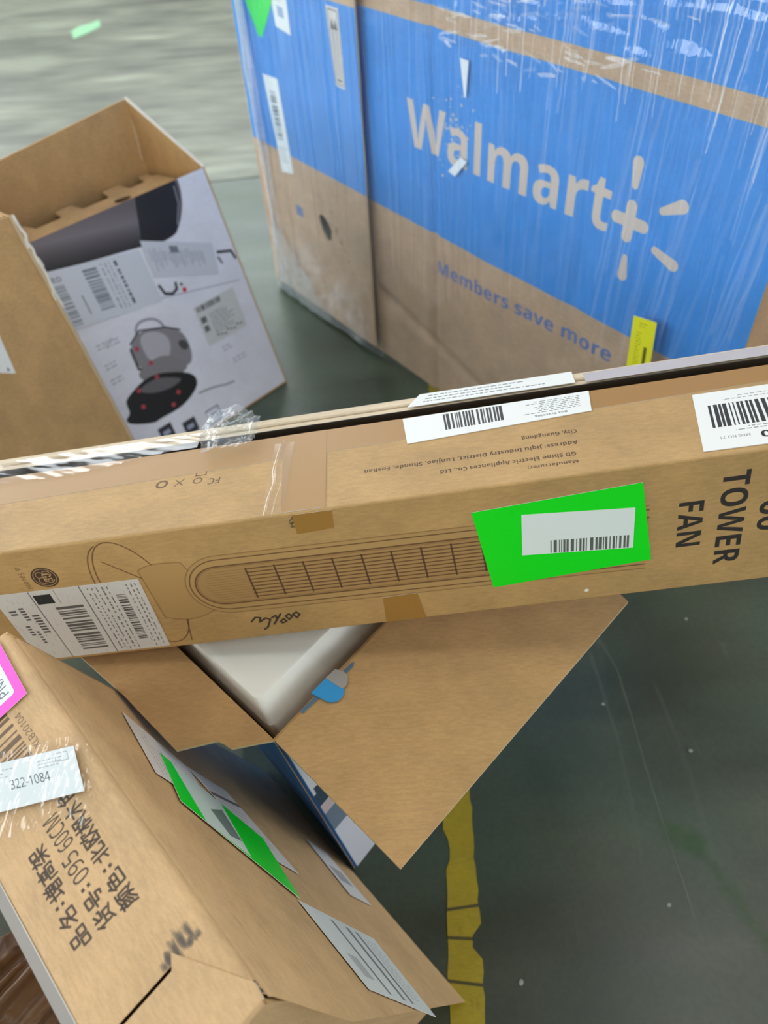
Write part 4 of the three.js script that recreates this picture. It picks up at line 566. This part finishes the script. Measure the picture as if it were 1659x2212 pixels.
  lab('address_label', T, [[0.660, 0.137], [0.566, 0.010], [0.5119, 0.0274], [0.598, 0.149]], paper(480, 170, (z) => { text(z, '322-1084', 206, 104, 48, { ink: '#50565e', bold: false, width: 160 }); lines(z, 40, 26, 240, 3, 13, 'rgba(120,130,136,.45)', 4); lines(z, 330, 26, 100, 3, 12, 'rgba(120,130,136,.45)', 4); z.strokeStyle = 'rgba(120,130,136,.5)'; z.lineWidth = 3; z.strokeRect(400, 14, 50, 30); }, [222, 230, 232], 0.3), 'white label with a number, under clear film', 0.003);
  const slip = (w, h, draw, rgb = [216, 214, 214]) => paper(w, h, draw, rgb, 0.5);
  lab('white_slip', Sd, [[0.6985, 0.199], [0.5553, 0.1496], [0.515, 0.27], [0.612, 0.30]], slip(300, 200, (z) => { lines(z, 20, 30, 240, 10, 14, 'rgba(110,108,112,.35)', 4); }), 'white paper slip', 0.0008);
  lab('white_slip', Sd, [[0.615, 0.30], [0.5914, 0.3986], [0.4211, 0.43], [0.4448, 0.3455]], slip(300, 200, (z) => { lines(z, 20, 30, 240, 10, 14, 'rgba(110,108,112,.35)', 4); stroke(z, [[0, 60], [300, 40]], 'rgba(90,80,74,.8)', 10); }), undefined, 0.0008);
  lab('green_label', Sd, [[0.6176, 0.2196], [0.505, 0.158], [0.3627, 0.3333], [0.4843, 0.387]], paper(240, 340, (z) => { z.fillStyle = 'rgb(206,222,214)'; fill(z, [[0, 70], [240, 36], [240, 196], [10, 200]], 'rgb(206,222,214)'); z.fillStyle = 'rgba(92,104,98,.85)'; fill(z, [[40, 150], [120, 120], [190, 180], [70, 196]], 'rgba(110,122,116,.9)'); }, [8, 222, 22], 0.4), 'fluorescent green label with a white centre', 0.0018);
  lab('white_slip', Sd, [[0.5377, 0.6655], [0.515, 0.735], [0.388, 0.7323], [0.4035, 0.6434]], slip(240, 140, (z) => { z.fillStyle = 'rgba(120,118,126,.6)'; z.fillRect(40, 60, 150, 40); }), undefined, 0.0008);
  lab('barcode_slip', Sd, [[0.3602, 0.3239], [0.3055, 0.553], [0.1638, 0.5362], [0.2166, 0.3236]], slip(240, 340, (z) => { for (const [px, w] of [[80, 9], [128, 12], [160, 10]]) { z.fillStyle = 'rgba(96,100,104,.75)'; z.fillRect(px, 20, w, 300); } z.fillStyle = 'rgba(120,124,128,.4)'; z.fillRect(30, 190, 30, 90); lines(z, 180, 40, 50, 20, 13, 'rgba(110,112,118,.4)', 4); }, [206, 212, 212]), 'white slip with grey bars', 0.0008);
  // clear pouch film crumpled round the address label
  part(o, 'pouch_film', sheet({ ...T, o: R0.clone().addScaledVector(nT, 0.004) }, 0.425, 0.69, -0.004, 0.15, 150, 100, (s, t) => 0.0025 + 0.0055 * Math.abs(fbm(s * 26 - t * 18, (s + t) * 60, 3) - 0.44) * (t < 0.03 ? 0.6 + t * 13 : 1), (s, t) => { const d = (s - 0.585) * 0.804 - (t - 0.075) * 0.594, w = (s - 0.585) * -0.594 - (t - 0.075) * 0.804; return Math.abs(w) < 0.092 && d < 0.035 && d > -0.075 + 0.03 * noise(w * 60, 4); }), film, 'crumpled clear pouch film');
}

// ---------------------------------------------------------------- crumpled brown bags in the gap beside that carton
{
  const bagMat = new THREE.MeshPhysicalMaterial({ color: 0x6e5138, roughness: 0.4, clearcoat: 0.25, clearcoatRoughness: 0.3 }), tan = std({ color: 0x9a6e42, roughness: 0.55 });
  const bag = (name, label, C, rx, ry, rz, turn, m, s0) => {
    const o = thing(name, label, 'bag', [C[0], 0, C[2]], 'crumpled bags beside the leaning carton'), g = new THREE.SphereGeometry(1, 96, 64), p = g.attributes.position;
    for (let i = 0; i < p.count; i++) { const a = V(p.getX(i), p.getY(i), p.getZ(i)), ridge = 1 - Math.abs(2 * fbm(a.x * 2.1 + a.z * 4.2 + s0, a.y * 1.4 - a.z + s0, 4) - 0.95), h = 0.86 + 0.26 * ridge * ridge; a.multiplyScalar(h); p.setXYZ(i, a.x * rx, Math.max(a.y * ry + ry * 0.55, 0.002), a.z * rz); }
    g.rotateY(turn); g.translate(C[0], C[1], C[2]); g.computeVertexNormals(); part(o, 'bag_body', g, m);
  };
  bag('brown_bag', 'dark brown crumpled plastic bag on the floor beside the leaning carton', [-0.70, 0, -0.28], 0.17, 0.16, 0.13, 0.7, bagMat, 3);
  bag('tan_bag', 'tan crumpled paper bag beside the dark brown bag', [-0.66, 0, -0.0], 0.16, 0.24, 0.08, 0.3, tan, 11);
}
renderer.render(scene, camera);
